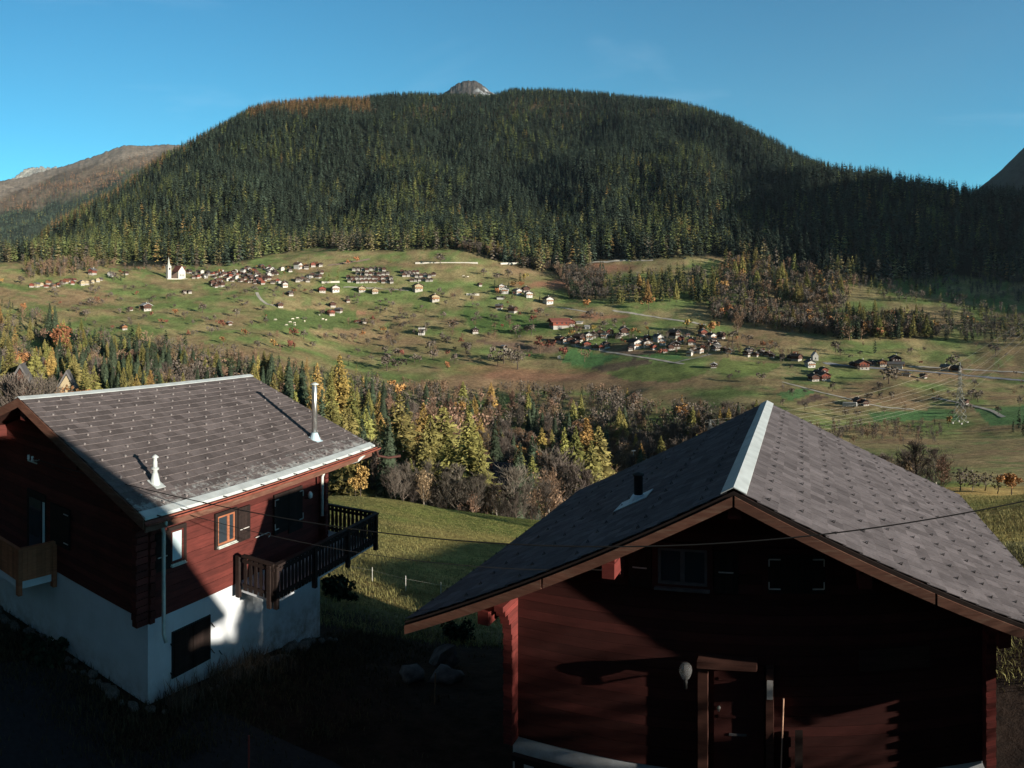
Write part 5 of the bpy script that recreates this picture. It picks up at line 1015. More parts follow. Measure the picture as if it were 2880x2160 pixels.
# globe lamp on its arm
def onrc(s_, t_, z_): return Matrix.Translation(RC.location) @ Matrix.Rotation(RC.rotation_euler.z, 4, 'Z') @ Vector((s_, t_, z_ - ZB2))
gl = empty('bulb_lamp', onrc(-.88, .8, -6.30), -R(24.561), 'clear glass globe bulb lamp on a wall arm left of the chalet door', 'lamp')
m_ = MB(); lathe(m_, [(.006, -.12), (.03, -.10), (.035, -.06), (.075, -.02), (.105, .05), (.115, .11), (.10, .17), (.06, .215), (.004, .23)], (0, -.30, 0), 20); m_.obj('globe', M_BULB, gl, True)
m_ = MB(); lathe(m_, [(.03, -.21), (.034, -.15), (.034, -.10), (.02, -.08)], (0, -.30, 0), 10); m_.obj('socket', M_IRON, gl, True); m_ = MB(); m_.tube([(0, 0, -.06), (0, -.16, -.10), (0, -.28, -.19)], .014, 8); m_.obj('arm', M_IRON, gl)
bs = empty('broom', onrc(.74, .48, -8.25), -R(24.561), 'thin pale broom stick leaning beside the chalet door', 'broom')
m_ = MB(); m_.tube([(0, 0, .0), (.05, .22, 1.55)], .014, 8); m_.obj('handle', simple('pale_wood_pole', (.6, .36, .25), .5, .1, 6), bs); m_ = MB(); m_.box(-.12, .12, -.03, .03, -.16, .0); m_.obj('brush', M_SOFF, bs)

# ================================================================= the chalet the view is taken from (casts the foreground shade)
VC = empty('brown_chalet', (9.6, -.4, -8.97), 0, 'brown gabled chalet beside the viewpoint, shading the foreground', 'chalet')
w = MB(); w.prism([(-4.6, 0), (6.2, 0), (6.2, 7.25), (0, 10.2), (-4.6, 8.1)], 'y', -9.0, -.9); w.obj('wall', M_RWOOD, VC)
w = MB(); w.prism([(0, 10.42), (7.1, 6.66), (7.1, 6.5), (0, 10.25)], 'y', -9.6, 0); w.prism([(0, 10.42), (0, 10.25), (-5.3, 7.45), (-5.3, 7.6)], 'y', -9.6, 0); w.obj('roof', M_SLR, VC)
for x_ in (-2.6, .6, 3.6): w = MB(); w.box(x_, x_ + 1.1, -.9, -.86, 3.0, 4.5); f_ = w.obj('window', M_DWOOD, VC); w = MB(); w.box(x_ + .08, x_ + 1.02, -.86, -.85, 3.08, 4.42); w.obj('pane', M_GLASS, f_)
SHADE_BOX = empty('garage', (15.95, -1.2, -9.2), 0, 'unseen flat roofed block added beside the viewpoint chalet to shade the ground', 'garage')  # unseen garage added to shade the ground and white base between the chalets
w = MB(); w.box(0, 2.7, -5, 0, 0, 6.2); w.obj('wall', M_PLAST, SHADE_BOX); w = MB(); w.box(0, 2.9, -5.2, .2, 6.22, 6.4); w.obj('roof', M_SLR, SHADE_BOX)
# ================================================================= roads and tracks across the valley
def strip(name, pts, wd, mat, lift=.25, rmin=330, label=None):
    P = []
    for (a, b) in zip(pts[:-1], pts[1:]):
        n = max(2, int(math.hypot(b[0] - a[0], b[1] - a[1]) / 4))
        for i in range(n): f = i / n; P.append((a[0] + (b[0] - a[0]) * f, a[1] + (b[1] - a[1]) * f))
    P.append(pts[-1]); G = [at2(x_, y_, rmin) for x_, y_ in P]; G = [g for g in G if g is not None]
    for _ in range(3): G = [G[0]] + [(G[i - 1] + G[i] * 2 + G[i + 1]) / 4 for i in range(1, len(G) - 1)] + [G[-1]]
    vs = []; fs = []
    for i, g in enumerate(G):
        d = (G[min(i + 1, len(G) - 1)] - G[max(i - 1, 0)]); d.z = 0; d.normalize(); n = Vector((d.y, -d.x, 0)) * wd / 2
        for s_ in (-1, 1): q = g + n * s_; vs.append((q.x, q.y, float(ground(q.x, q.y)) + lift))
    for i in range(len(G) - 1): fs.append((2 * i, 2 * i + 1, 2 * i + 3, 2 * i + 2))
    me = np_mesh(name, vs, fs, mat); o = link(name, me); tag(o, label, kind='structure'); return o
M_GRAV = simple('pale_gravel', (.42, .39, .33), .95, .15, .2); M_ASPH = simple('asphalt', (.22, .23, .25), .9, .15, .3); M_CONC = simple('pale_wall', (.55, .52, .46), .9, .15, .5)
strip('path', [(722, 824), (733, 845), (752, 857), (790, 866)], 4.5, M_GRAV); strip('path', [(965, 810), (1060, 812), (1150, 819)], 4, M_GRAV); strip('road', [(1725, 876), (1850, 894), (1985, 915)], 5, M_GRAV)
strip('path', [(1609, 974), (1690, 988), (1752, 998), (1837, 1011), (1896, 1021), (1925, 1026)], 4, M_GRAV); strip('path', [(1896, 1021), (2000, 998)], 4, M_GRAV); strip('path', [(2199, 1075), (2294, 1101), (2386, 1123), (2437, 1137), (2489, 1147), (2573, 1153)], 3, M_GRAV)
strip('path', [(2620, 1119), (2692, 1133), (2736, 1143), (2787, 1155), (2823, 1175)], 3.5, M_GRAV); strip('road', [(2318, 1024), (2449, 1036), (2557, 1043), (2676, 1053), (2756, 1061), (2890, 1073)], 7, M_ASPH, .3); strip('road', [(2557, 1032), (2656, 1036), (2716, 1041), (2890, 1050)], 5, M_GRAV, .3)
strip('road', [(1655, 741), (1756, 735), (1837, 735)], 6, M_GRAV, .4); strip('road', [(925, 748), (1000, 738), (1040, 730)], 8, simple('brown_track', (.26, .19, .14), .95, .2, .2), .4); strip('path', [(620, 921), (700, 934), (770, 944)], 4, simple('worn_grass', (.30, .26, .13), .95, .2, .2), .3)
strip('path', [(1540, 862), (1600, 870), (1660, 880)], 3, M_GRAV)
def retaining(x0, x1, y, lab):
    a, b = at2(x0, y, 400), at2(x1, y, 400); m_ = MB(); m_.bar((a.x, a.y, a.z + 1.2), (b.x, b.y, b.z + 1.2), 1.0, 3.4); tag(m_.obj('retaining_wall', M_CONC), lab, 'wall')
retaining(1168, 1344, 743, 'long pale retaining wall under the middle of the forest'); retaining(1408, 1471, 744, 'short pale retaining wall at the foot of the forest')
for i, (a, b, y) in enumerate(((905, 955, 797), (1312, 1348, 833))): retaining(a, b, y, ['pale garage front below the left village', 'pale arcaded wall left of the three white chalets'][i])

# ================================================================= houses of the villages
WALLC = {'brown': (.085, .040, .028), 'dark': (.038, .022, .018), 'red': (.20, .055, .035), 'orange': (.26, .12, .055), 'cream': (.37, .30, .19), 'white': (.50, .485, .46)}
ROOFC = {'grey': (.12, .115, .115), 'brown': (.085, .055, .042), 'red': (.17, .06, .045), 'dark': (.045, .04, .04), 'pale': (.36, .36, .36)}
M_W = {k: simple('far_' + k + '_wall', c, .9, .15, .8) for k, c in WALLC.items()}; M_RF = {k: simple('far_' + k + '_roof', c, .8, .15, .8) for k, c in ROOFC.items()}
HME = {}; M_BASE = simple('grey_white_base', (.34, .32, .29), .9, .25, .5)
def house_mesh(wall, roof, win):
    """unit house 1 x 1.1 x 1 meshes: base, wall, roof, windows, balcony; gable towards -y"""
    k = (wall, roof, win)
    if k in HME: return HME[k]
    b = MB(); b.box(-.5, .5, -.55, .55, -.25, .20 if wall != 'white' else .28); w = MB(); w.prism([(-.52, .20 if wall != 'white' else .28), (.52, .20 if wall != 'white' else .28), (.52, .62), (0, .86), (-.52, .62)], 'y', -.57, .57)
    r = MB()
    for sd in (-1, 1): r.prism([(0, .94), (sd * .68, .615), (sd * .68, .555), (0, .88)], 'y', -.72, .72)
    wn = MB()
    for x_ in (-.3, 0, .3): wn.box(x_ - .06, x_ + .06, -.582, -.57, .38, .5)
    for y_ in (-.3, .05, .35): wn.box(.52, .532, y_ - .06, y_ + .06, .38, .5)
    for x_ in (-.25, .2): wn.box(x_ - .06, x_ + .06, -.562, -.55, .05, .17)
    bl = MB(); bl.box(-.46, .46, -.70, -.57, .26, .29); bl.box(-.46, .46, -.70, -.68, .29, .40)
    ch = MB(); ch.box(.10, .18, .1, .2, .75, 1.04)
    HME[k] = (b.mesh('plastered_base', M_W['white'] if wall == 'white' else M_BASE), w.mesh('wall', M_W[wall]), r.mesh('roof', M_RF[roof]), wn.mesh('window', M_GLASS if wall != 'dark' else M_W['white']), bl.mesh('balcony', M_W['orange' if wall in ('white', 'cream') else 'brown']), ch.mesh('chimney', M_W['white'])); return HME[k]
HOUSES = []
def house(px, py, wpx, wall, roof, yaw, label, group=None, tall=1.0, base=True, cat='house', name=None):
    p = at2(px, py, 380)
    if p is None: return
    r = math.hypot(p.x, p.y); W_ = wpx / F * r; big = wpx > 17
    me = house_mesh(wall, roof, big); nm = name or {'brown': 'brown_house', 'dark': 'dark_barn', 'red': 'red_house', 'orange': 'orange_house', 'cream': 'cream_house', 'white': 'white_house'}[wall]
    e = empty(nm, p, -math.atan2(p.x, p.y) + R(yaw), label, cat, group); e.scale = (W_ * .8, W_ * .8, W_ * .8 * tall)
    if base: link('plastered_base', me[0], e)
    link('wall', me[1], e); rf = link('roof', me[2], e)
    if wpx > 9: link('windows', me[3], e)
    if big: link('balcony', me[4], e); link('chimney', me[5], rf)
    HOUSES.append(e)
rh = random.Random(21)
def cluster(spots, walls, roofs, place, wr, group, yaw=(-60, 60), tall=(.9, 1.25)):
    spots = sorted(spots); n = len(spots)
    seen = {}
    infos = [(s, rh.choice(walls), rh.choice(roofs)) for s in spots]
    for s, w_, r_ in infos: seen[(w_, r_)] = seen.get((w_, r_), 0) + 1
    idx = {}
    for s, w_, r_ in infos:
        idx[(w_, r_)] = idx.get((w_, r_), 0) + 1; i = idx[(w_, r_)]; t = seen[(w_, r_)]
        l = f"{w_} walled {r_} roofed house {place}" + ('' if t == 1 else ', leftmost such' if i == 1 else ', rightmost such' if i == t else f', {ORD[i - 1]} such from the left' if i <= 10 else ', right of the middle')
        house(s[0], s[1], rh.uniform(*wr) if len(s) < 3 else s[2], w_, r_, rh.uniform(*yaw), l, group, rh.uniform(*tall))
def randspots(n, poly, dmin):
    out = []; xs = [a for a, b in poly]; ys = [b for a, b in poly]; t = 0
    while len(out) < n and t < 5000:
        t += 1; q = (rh.uniform(min(xs), max(xs)), rh.uniform(min(ys), max(ys)))
        if pip([q[0]], [q[1]], poly)[0] and all(abs(q[0] - o[0]) + 2 * abs(q[1] - o[1]) > dmin for o in out): out.append(q)
    return out
cluster([(90, 808), (104, 808), (117, 805), (137, 800), (130, 810), (150, 808), (163, 806), (176, 800), (186, 797), (197, 794), (208, 792), (205, 802), (230, 803, 15), (245, 802, 15), (258, 798), (275, 793), (283, 790)], ['brown', 'red', 'cream', 'cream', 'orange'], ['brown', 'red', 'grey'], 'in the far left hamlet', (10, 15), 'houses of the far left hamlet')
cluster([(260, 774, 20), (312, 779, 16), (353, 773, 14)], ['brown', 'red', 'white'], ['brown', 'grey'], 'between the left hamlet and the church', (14, 18), 'houses near the church')
cluster(randspots(74, [(528, 766), (640, 768), (720, 755), (790, 752), (790, 798), (700, 800), (620, 790), (535, 783)], 9.5), ['brown', 'brown', 'dark', 'white', 'red'], ['grey', 'brown', 'dark'], 'in the village right of the church', (9, 14), 'houses of the village by the church')
cluster([(597, 802, 16), (615, 798, 24), (622, 808, 18), (605, 810, 14)], ['brown', 'orange'], ['brown'], 'at the lower rim of the church village', (14, 18), 'houses of the village by the church')
cluster([(838, 757, 20), (862, 757, 15), (880, 753, 15), (900, 750, 14), (838, 795, 16), (850, 790, 17), (866, 795, 14), (880, 780, 16), (895, 782, 16), (870, 782, 14), (800, 806, 18), (792, 760, 14), (815, 765, 14), (905, 770, 14)], ['red', 'brown', 'dark', 'white'], ['grey', 'brown', 'dark'], 'between village and holiday blocks', (12, 18), 'houses between village and blocks')
# terraced holiday blocks: stepped rows of narrow gabled units
def terraces(rows, place, grp):
    L = [(x0 + i * st, y) for y, x0, x1, st in rows for i in range(int((x1 - x0) / st) + 1)]
    for i, (x_, y_) in enumerate(sorted(L)):
        pass
    for ri, (y, x0, x1, st) in enumerate(rows):
        n = int((x1 - x0) / st) + 1; rowt = ['top', 'second', 'third', 'lowest'][ri] if len(rows) == 4 else ['top', 'middle', 'lowest'][ri]
        for i in range(n):
            pos = 'first' if i == 0 else 'last' if i == n - 1 else ORD[i] if i < 10 else 'inner'
            house(x0 + i * st, y + rh.uniform(-1, 1), st * 1.02, rh.choice(['brown', 'dark']), rh.choice(['brown', 'grey', 'dark']), rh.uniform(-14, 6), f"{rowt} row terraced unit of the {place} block, {pos} from the left", grp, 1.15, cat='terrace house', name='terrace_house')
terraces([(762, 996, 1085, 12), (774, 1006, 1090, 12), (785, 980, 1108, 12), (796, 982, 1105, 12)], 'left holiday', 'units of the left holiday block'); terraces([(771, 1130, 1180, 11), (779, 1136, 1230, 12), (793, 1158, 1222, 11)], 'right holiday', 'units of the right holiday block')
for px, py, w_, wl, rf, yw, lb in [(905, 823, 22, 'red', 'brown', 12, 'red house at the left end of the row below the blocks'), (943, 822, 24, 'white', 'brown', 12, 'white house with steep brown gable in the row below the blocks'), (1017, 822, 22, 'cream', 'orange', 10, 'cream house below the left holiday block'), (1054, 825, 20, 'cream', 'brown', 10, 'cream house right of a bush below the blocks'),
    (1174, 820, 28, 'cream', 'brown', 20, 'tall cream house with orange gable at the road end'), (1222, 848, 26, 'cream', 'brown', 20, 'cream house above a red bush'), (800, 808, 18, 'white', 'dark', 20, 'white house at the lower village edge'), (815, 832, 18, 'dark', 'grey', 30, 'dark barn below the village edge'),
    (518, 825, 13, 'dark', 'dark', 20, 'dark hut, left of a pair below the church'), (533, 827, 13, 'dark', 'dark', 20, 'dark hut, right of a pair below the church'), (410, 874, 28, 'brown', 'pale', 25, 'brown farmhouse with pale roof on the left meadow'), (366, 874, 14, 'brown', 'brown', 30, 'small brown shed left of the pale roofed farmhouse'), (348, 929, 18, 'orange', 'brown', 25, 'orange brown hut above the dark wood'), (645, 915, 14, 'brown', 'pale', 30, 'small hut with pale roof beside red bushes'),
    (787, 866, 18, 'brown', 'grey', 20, 'small brown hut at the end of the curved path'), (935, 864, 18, 'brown', 'brown', 15, 'brown hut above the farm cluster'), (953, 878, 18, 'dark', 'grey', 60, 'dark barn with grey roof in the farm cluster'), (930, 886, 20, 'red', 'brown', 30, 'reddish barn in the farm cluster'), (1007, 907, 16, 'red', 'red', 80, 'low red shed right of the farm cluster'), (1022, 910, 16, 'dark', 'grey', 30, 'dark shed beside the low red shed'), (978, 850, 12, 'brown', 'grey', 20, 'tiny hut above the farm cluster'),
    (1349, 805, 12, 'brown', 'brown', 30, 'tiny hut left of the white chalets'), (1421, 826, 24, 'white', 'grey', -5, 'white chalet, left one of the group on the slope'), (1410, 812, 18, 'white', 'brown', 10, 'white chalet behind the left one of the group'), (1454, 830, 22, 'white', 'grey', 40, 'white chalet in the middle of the group'), (1478, 822, 22, 'brown', 'dark', 20, 'brown chalet at the back of the white group'), (1486, 835, 22, 'white', 'dark', 20, 'white chalet with dark roof, right of the group'), (1408, 841, 22, 'white', 'dark', 85, 'low white garage below the white chalets'), (1541, 853, 26, 'white', 'brown', 30, 'white chalet standing alone between two dark spruces'),
    (1404, 870, 18, 'brown', 'grey', 70, 'small hay barn on the bright meadow, left one'), (1442, 880, 22, 'brown', 'brown', 60, 'small hay barn on the bright meadow, right one'), (1336, 940, 20, 'dark', 'dark', 10, 'black boxy barn at the meadow edge'), (1573, 1008, 10, 'white', 'pale', 0, 'tiny white hut below the red trees'), (1417, 981, 14, 'brown', 'pale', 40, 'small hut above the leafless trees'),
    (1604, 918, 24, 'red', 'red', 15, 'red house with white gable beside the big barn'), (1630, 912, 18, 'white', 'pale', 80, 'low building with pale blue roof right of the big barn'), (1652, 926, 14, 'white', 'pale', 80, 'small white shed below the pale roofed building'),
    (2007, 1036, 20, 'dark', 'pale', 0, 'dark open hut with pale roof on white legs in the field'), (2414, 1138, 26, 'brown', 'brown', 30, 'double brown barn beside the field track'), (2432, 1140, 22, 'brown', 'dark', 30, 'right half barn beside the field track'), (2712, 1139, 22, 'brown', 'brown', 60, 'small hut at the foot of the pylon'), (2597, 1064, 18, 'brown', 'brown', 60, 'small hut below the main road'), (2549, 1058, 24, 'cream', 'grey', 80, 'low stone building below the main road'),
    (2425, 1038, 36, 'red', 'brown', 25, 'large red chalet with white base by the main road'), (2400, 1032, 20, 'dark', 'dark', 30, 'dark house left of the large red chalet'), (2481, 1029, 24, 'orange', 'brown', 20, 'orange house with bright gable by the main road'), (2455, 1030, 18, 'dark', 'dark', 60, 'dark shed between red chalet and orange house'), (2518, 1024, 34, 'dark', 'dark', 15, 'big dark inn behind the white terrace'), (2518, 1034, 46, 'white', 'grey', 88, 'long low white terrace building by the road'), (2660, 1044, 26, 'cream', 'grey', 70, 'stone building in shade by the railway'), (2690, 1046, 26, 'dark', 'dark', 70, 'dark building right of the stone one'),
    (2278, 1034, 28, 'white', 'grey', 25, 'white house just below the chapel'), (2316, 1050, 24, 'red', 'brown', 30, 'red brown house, upper of the cluster under the chapel'), (2318, 1070, 32, 'red', 'brown', 25, 'red brown house with white base, lowest under the chapel'), (2288, 1072, 28, 'brown', 'dark', 30, 'brown house left in the cluster under the chapel'), (2302, 1056, 22, 'dark', 'dark', 60, 'dark barn in the middle of the cluster under the chapel'), (2240, 1014, 26, 'brown', 'brown', 60, 'brown barn left of the chapel')]:
    house(px, py, w_, wl, rf if rf in ROOFC else 'brown', yw, lb, None, .45 if 'low' in lb.split() else 1.0, cat='barn' if 'barn' in lb or 'hut' in lb or 'shed' in lb else 'house')
cluster([(2014, 986, 22), (2036, 990, 20), (2050, 995, 18), (2107, 996, 20), (2100, 1004, 20), (2125, 1003, 18), (2140, 998, 18), (2160, 1002, 20), (2172, 1006, 16), (2200, 1008, 16), (2222, 1010, 18)], ['brown', 'dark'], ['brown', 'grey', 'dark'], 'in the string of barns left of the chapel', (16, 22), 'barns left of the chapel')
cluster([(1575, 962, 22), (1590, 968, 20), (1604, 964, 22), (1628, 960, 26), (1655, 956, 24), (1618, 972, 22), (1650, 978, 24), (1668, 950, 20), (1690, 945, 22), (1700, 952, 20), (1716, 944, 22), (1755, 942, 26), (1740, 950, 18), (1692, 984, 18), (1704, 980, 22), (1676, 982, 18), (1788, 980, 36), (1818, 976, 30), (1772, 988, 16), (1850, 962, 22), (1864, 972, 22),
    (1896, 950, 26), (1932, 948, 14), (1915, 962, 20), (1900, 982, 30), (1886, 985, 20), (1945, 970, 26), (1955, 990, 22), (1940, 1000, 18), (1968, 992, 18), (1976, 945, 22), (2000, 958, 24), (2008, 966, 20), (1990, 972, 18), (2028, 952, 20), (2015, 978, 18), (1820, 958, 18), (1838, 984, 16), (1870, 992, 16)], ['brown', 'dark', 'white', 'red', 'white'], ['dark', 'brown', 'grey', 'dark'], 'in the hamlet by the fields', (16, 24), 'houses of the hamlet by the fields', (-20, 60))
# large red barn
p = at2(1573, 924, 380); r_ = math.hypot(p.x, p.y); k = 46 / F * r_; e = empty('red_barn', p, -math.atan2(p.x, p.y) + R(-66), 'big red barn with dark rusty red roof above the hamlet', 'barn'); e.scale = (k * .60, k * .95, k * .62)
me = house_mesh('red', 'red', True); link('plastered_base', me[0], e); link('wall', me[1], e); link('roof', me[2], e); link('windows', me[3], e)
# slate roofed house down in the gorge wood
p = rad(1408, 235); e = empty('slate_roofed_house', (p.x, p.y, p.z), -math.atan2(p.x, p.y) + R(70), 'house with glinting dark ribbed roof half hidden in the gorge wood', 'house')
H0 = -(1345 - HOR) / F * 235 - p.z
b = MB(); b.box(-6.6, 6.6, -6, 6, -2, max(H0, 2)); b.obj('wall', M_W['brown'], e); r = MB()
for sd in (-1, 1):
    for i in range(12): x0_ = i * .72; r.prism([(sd * x0_, H0 + 5.6 - x0_ * .62), (sd * (x0_ + .70), H0 + 5.6 - (x0_ + .70) * .62 + .10), (sd * (x0_ + .70), H0 + 5.5 - (x0_ + .70) * .62 - .1), (sd * x0_, H0 + 5.3 - x0_ * .62)], 'y', -7.2, 7.2)
r.obj('roof', simple('glossy_dark_roof', (.05, .05, .055), .22, .3, .6, metal=.5, spec=.8), e); r = MB(); r.box(-3.2, -2.6, 2, 2.6, H0 + 2, H0 + 5.6); r.obj('chimney', M_W['brown'], e)
for px, r_, s_, y0, wl, lb in ((62, 330, 8, 1012, 'brown', 'brown house peeping through the left corner wood'), (190, 320, 7, 1030, 'cream', 'cream house behind larches above the left roof')):
    p = rad(px, r_); hz = -(y0 - HOR) / F * r_ - p.z; me = house_mesh(wl, 'grey', False); e = empty(wl + '_house', p, R(30), lb, 'house'); e.scale = (s_, s_, hz); link('plastered_base', me[0], e); link('wall', me[1], e); link('roof', me[2], e)

# ================================================================= church and chapel
p = at2(500, 786, 400); r_ = math.hypot(p.x, p.y); u_ = r_ / F       # metres per picture row
CH = empty('white_church', p, -math.atan2(p.x, p.y) + R(32), 'white church with brown roof and slender pointed bell tower above the left village', 'church')
b = MB(); b.prism([(2 * u_, -2), (26 * u_, -2), (26 * u_, 22 * u_), (14 * u_, 37 * u_), (2 * u_, 22 * u_)], 'y', 0, 34 * u_); b.obj('nave', M_W['white'], CH)
for sd in (-1, 1): b = MB(); b.prism([(14 * u_, 39.2 * u_), ((14 + sd * 13.5) * u_, 22.2 * u_), ((14 + sd * 13.5) * u_, 20.8 * u_), (14 * u_, 37.5 * u_)], 'y', -1 * u_, 35 * u_); b.obj('roof', M_RF['red'], CH)
b = MB(); b.box(-14 * u_, 2 * u_, 8 * u_, 30 * u_, -2, 10 * u_); b.prism([(-14 * u_, 10 * u_), (2 * u_, 10 * u_), (2 * u_, 20 * u_)], 'y', 8 * u_, 30 * u_); b.obj('side_aisle', M_RF['brown'], CH)
b = MB(); b.box(-25 * u_, -14 * u_, 12 * u_, 23 * u_, -2, 36 * u_); tw = b.obj('bell_tower', M_W['white'], CH); b = MB(); b.box(-22 * u_, -17 * u_, 11.6 * u_, 12 * u_, 26 * u_, 32 * u_); b.obj('louvre', M_IRON, tw)
b = MB(); q = [(-26 * u_, 11 * u_), (-13 * u_, 11 * u_), (-13 * u_, 24 * u_), (-26 * u_, 24 * u_)]; b.add([(x_, y_, 36 * u_) for x_, y_ in q] + [(-19.5 * u_ + (x_ + 19.5 * u_) * .45, 17.5 * u_ + (y_ - 17.5 * u_) * .45, 41 * u_) for x_, y_ in q] + [(-19.5 * u_, 17.5 * u_, 64 * u_)], [(3, 2, 1, 0)] + [(i, (i + 1) % 4, 4 + (i + 1) % 4, 4 + i) for i in range(4)] + [(4 + i, 4 + (i + 1) % 4, 8) for i in range(4)]); b.obj('spire', simple('pale_spire', (.42, .44, .40), .6, .1, 1), tw)
for x_ in (8, 14, 20): b = MB(); b.box((x_ - 1) * u_, (x_ + 1) * u_, -.3 * u_, -.05, 8 * u_, 14 * u_); b.obj('window', M_GLASS, CH)
b = MB(); b.box(-30 * u_, 40 * u_, -5 * u_, -3 * u_, -3 * u_, 1.5 * u_); tag(link('churchyard_wall', b.mesh('churchyard_wall', M_CONC), None, p, -math.atan2(p.x, p.y) + R(8)), 'pale churchyard wall in front of the white church', 'wall')
p = at2(2294, 1014, 400); u_ = math.hypot(p.x, p.y) / F; CP = empty('white_chapel', p, -math.atan2(p.x, p.y) + R(12), 'small white chapel with pointed gable and bell turret near the barns', 'chapel')
b = MB(); b.prism([(-8 * u_, -2), (8 * u_, -2), (8 * u_, 12 * u_), (0, 22 * u_), (-8 * u_, 12 * u_)], 'y', 0, 26 * u_); b.obj('nave', M_W['white'], CP)
for sd in (-1, 1): b = MB(); b.prism([(0, 24 * u_), (sd * 9.5 * u_, 12 * u_), (sd * 9.5 * u_, 10.8 * u_), (0, 22.4 * u_)], 'y', .6 * u_, 27 * u_); b.obj('roof', M_RF['pale'], CP)
b = MB(); b.box(-1.6 * u_, 1.6 * u_, 2 * u_, 5 * u_, 21 * u_, 27 * u_); b.add([(-2 * u_, 1.6 * u_, 27 * u_), (2 * u_, 1.6 * u_, 27 * u_), (2 * u_, 5.4 * u_, 27 * u_), (-2 * u_, 5.4 * u_, 27 * u_), (0, 3.5 * u_, 33 * u_)], [(3, 2, 1, 0), (0, 1, 4), (1, 2, 4), (2, 3, 4), (3, 0, 4)]); b.obj('turret', M_W['brown'], CP); b = MB(); b.box(-1.2 * u_, 1.2 * u_, -.3 * u_, -.02, 3 * u_, 8 * u_); b.obj('door', M_DWOOD, CP)
# white trailer like tank by the barn, white box on the meadow
p = at2(2390, 1146, 380); m_ = MB(); m_.box(-5, 5, -1.3, 1.3, .6, 2.9); m_.prism([(-5, 2.9), (5, 2.9), (4.6, 3.3), (-4.6, 3.3)], 'y', -1.1, 1.1); e = empty('white_trailer', p, -math.atan2(p.x, p.y) - R(8), 'long white trailer parked beside the double barn', 'trailer'); m_.obj('body', M_W['white'], e); m_ = MB()
for x_ in (-3, -1.5, 3): m_.tube([(x_, -1.35, .45), (x_, 1.35, .45)], .45, 10)
m_.obj('wheels', M_IRON, e)
p = at2(1186, 942, 380); m_ = MB(); m_.box(-3.6, 3.6, -3, 3, -.5, 9.5 * .9); e = empty('white_cabin', p, 0, 'small white cabin with one dark opening on the long meadow', 'cabin'); m_.obj('wall', M_W['white'], e); m_ = MB(); m_.box(-.6, 1.8, -3.05, -3.0, 3, 6); m_.obj('window', M_IRON, e); m_ = MB(); m_.box(-4, 4, -3.4, 3.4, 8.56, 8.9); m_.obj('roof', M_RF['grey'], e)

# ================================================================= cattle grazing
def cow_me():
    m_ = MB()
    def loop(c, ry, rz, n=10): return [(c[0], c[1] + ry * math.cos(2 * math.pi * i / n), c[2] + rz * math.sin(2 * math.pi * i / n)) for i in range(n)]
    L = [loop((-1.05, 0, 1.12), .10, .12), loop((-1.0, 0, 1.1), .26, .28), loop((-.6, 0, 1.05), .34, .36), (loop((0, 0, .98), .38, .40)), loop((.55, 0, 1.03), .34, .38), loop((.9, 0, 1.15), .22, .28), loop((1.2, 0, 1.10), .13, .17), loop((1.42, 0, .85), .12, .15), loop((1.62, 0, .55), .11, .12), loop((1.72, 0, .35), .07, .07)]
    n = 10; vs = [q for l in L for q in l]; fs = [(i * n + k_, i * n + (k_ + 1) % n, (i + 1) * n + (k_ + 1) % n, (i + 1) * n + k_) for i in range(len(L) - 1) for k_ in range(n)] + [tuple(range(n))[::-1], tuple(range((len(L) - 1) * n, len(L) * n))]
    m_.add(vs, fs)
    for x_, kx in ((-.85, -.10), (.62, .04)):
        for s_ in (-1, 1): m_.tube([(x_, s_ * .2, .9), (x_ + kx, s_ * .2, .5), (x_ + kx * .3, s_ * .2, .25), (x_, s_ * .2, 0)], [.14, .075, .05, .07], 6)
    for s_ in (-1, 1): m_.tube([(1.5, s_ * .1, .82), (1.47, s_ * .26, .86)], [.05, .03], 5); 
    m_.tube([(-1.05, 0, 1.2), (-1.16, 0, .9), (-1.14, 0, .5)], [.035, .02, .04], 5); return m_.mesh('cow', simple('pale_hide', (.72, .66, .55), .9, .1, 2), True)
cme = cow_me(); CP_ = [(774, 902), (823, 901), (836, 900), (851, 900), (857, 906), (816, 909), (828, 911), (805, 918), (829, 917), (908, 902), (917, 902), (897, 889), (1310, 781), (1316, 782), (1303, 780)]
for i, (a, b_) in enumerate(CP_):
    p = at2(a, b_, 400); o = link('cow', cme, None, p, rh.uniform(0, 6.28), 1.5); up = i >= 12
    lb = ('pale cow grazing above the white chalets, ' + ['leftmost', 'middle', 'rightmost'][[1, 2, 0][i - 12]]) if up else ('pale cow of the grazing herd on the meadow, ' + ('leftmost' if i == 0 else 'lying apart at the farm' if i == 11 else 'near the red brown farm' if i in (9, 10) else ORD[sorted([q[0] for q in CP_[:9]]).index(a)] + ' from the left'))
    tag(o, lb, 'cow', 'cows grazing on the meadow')

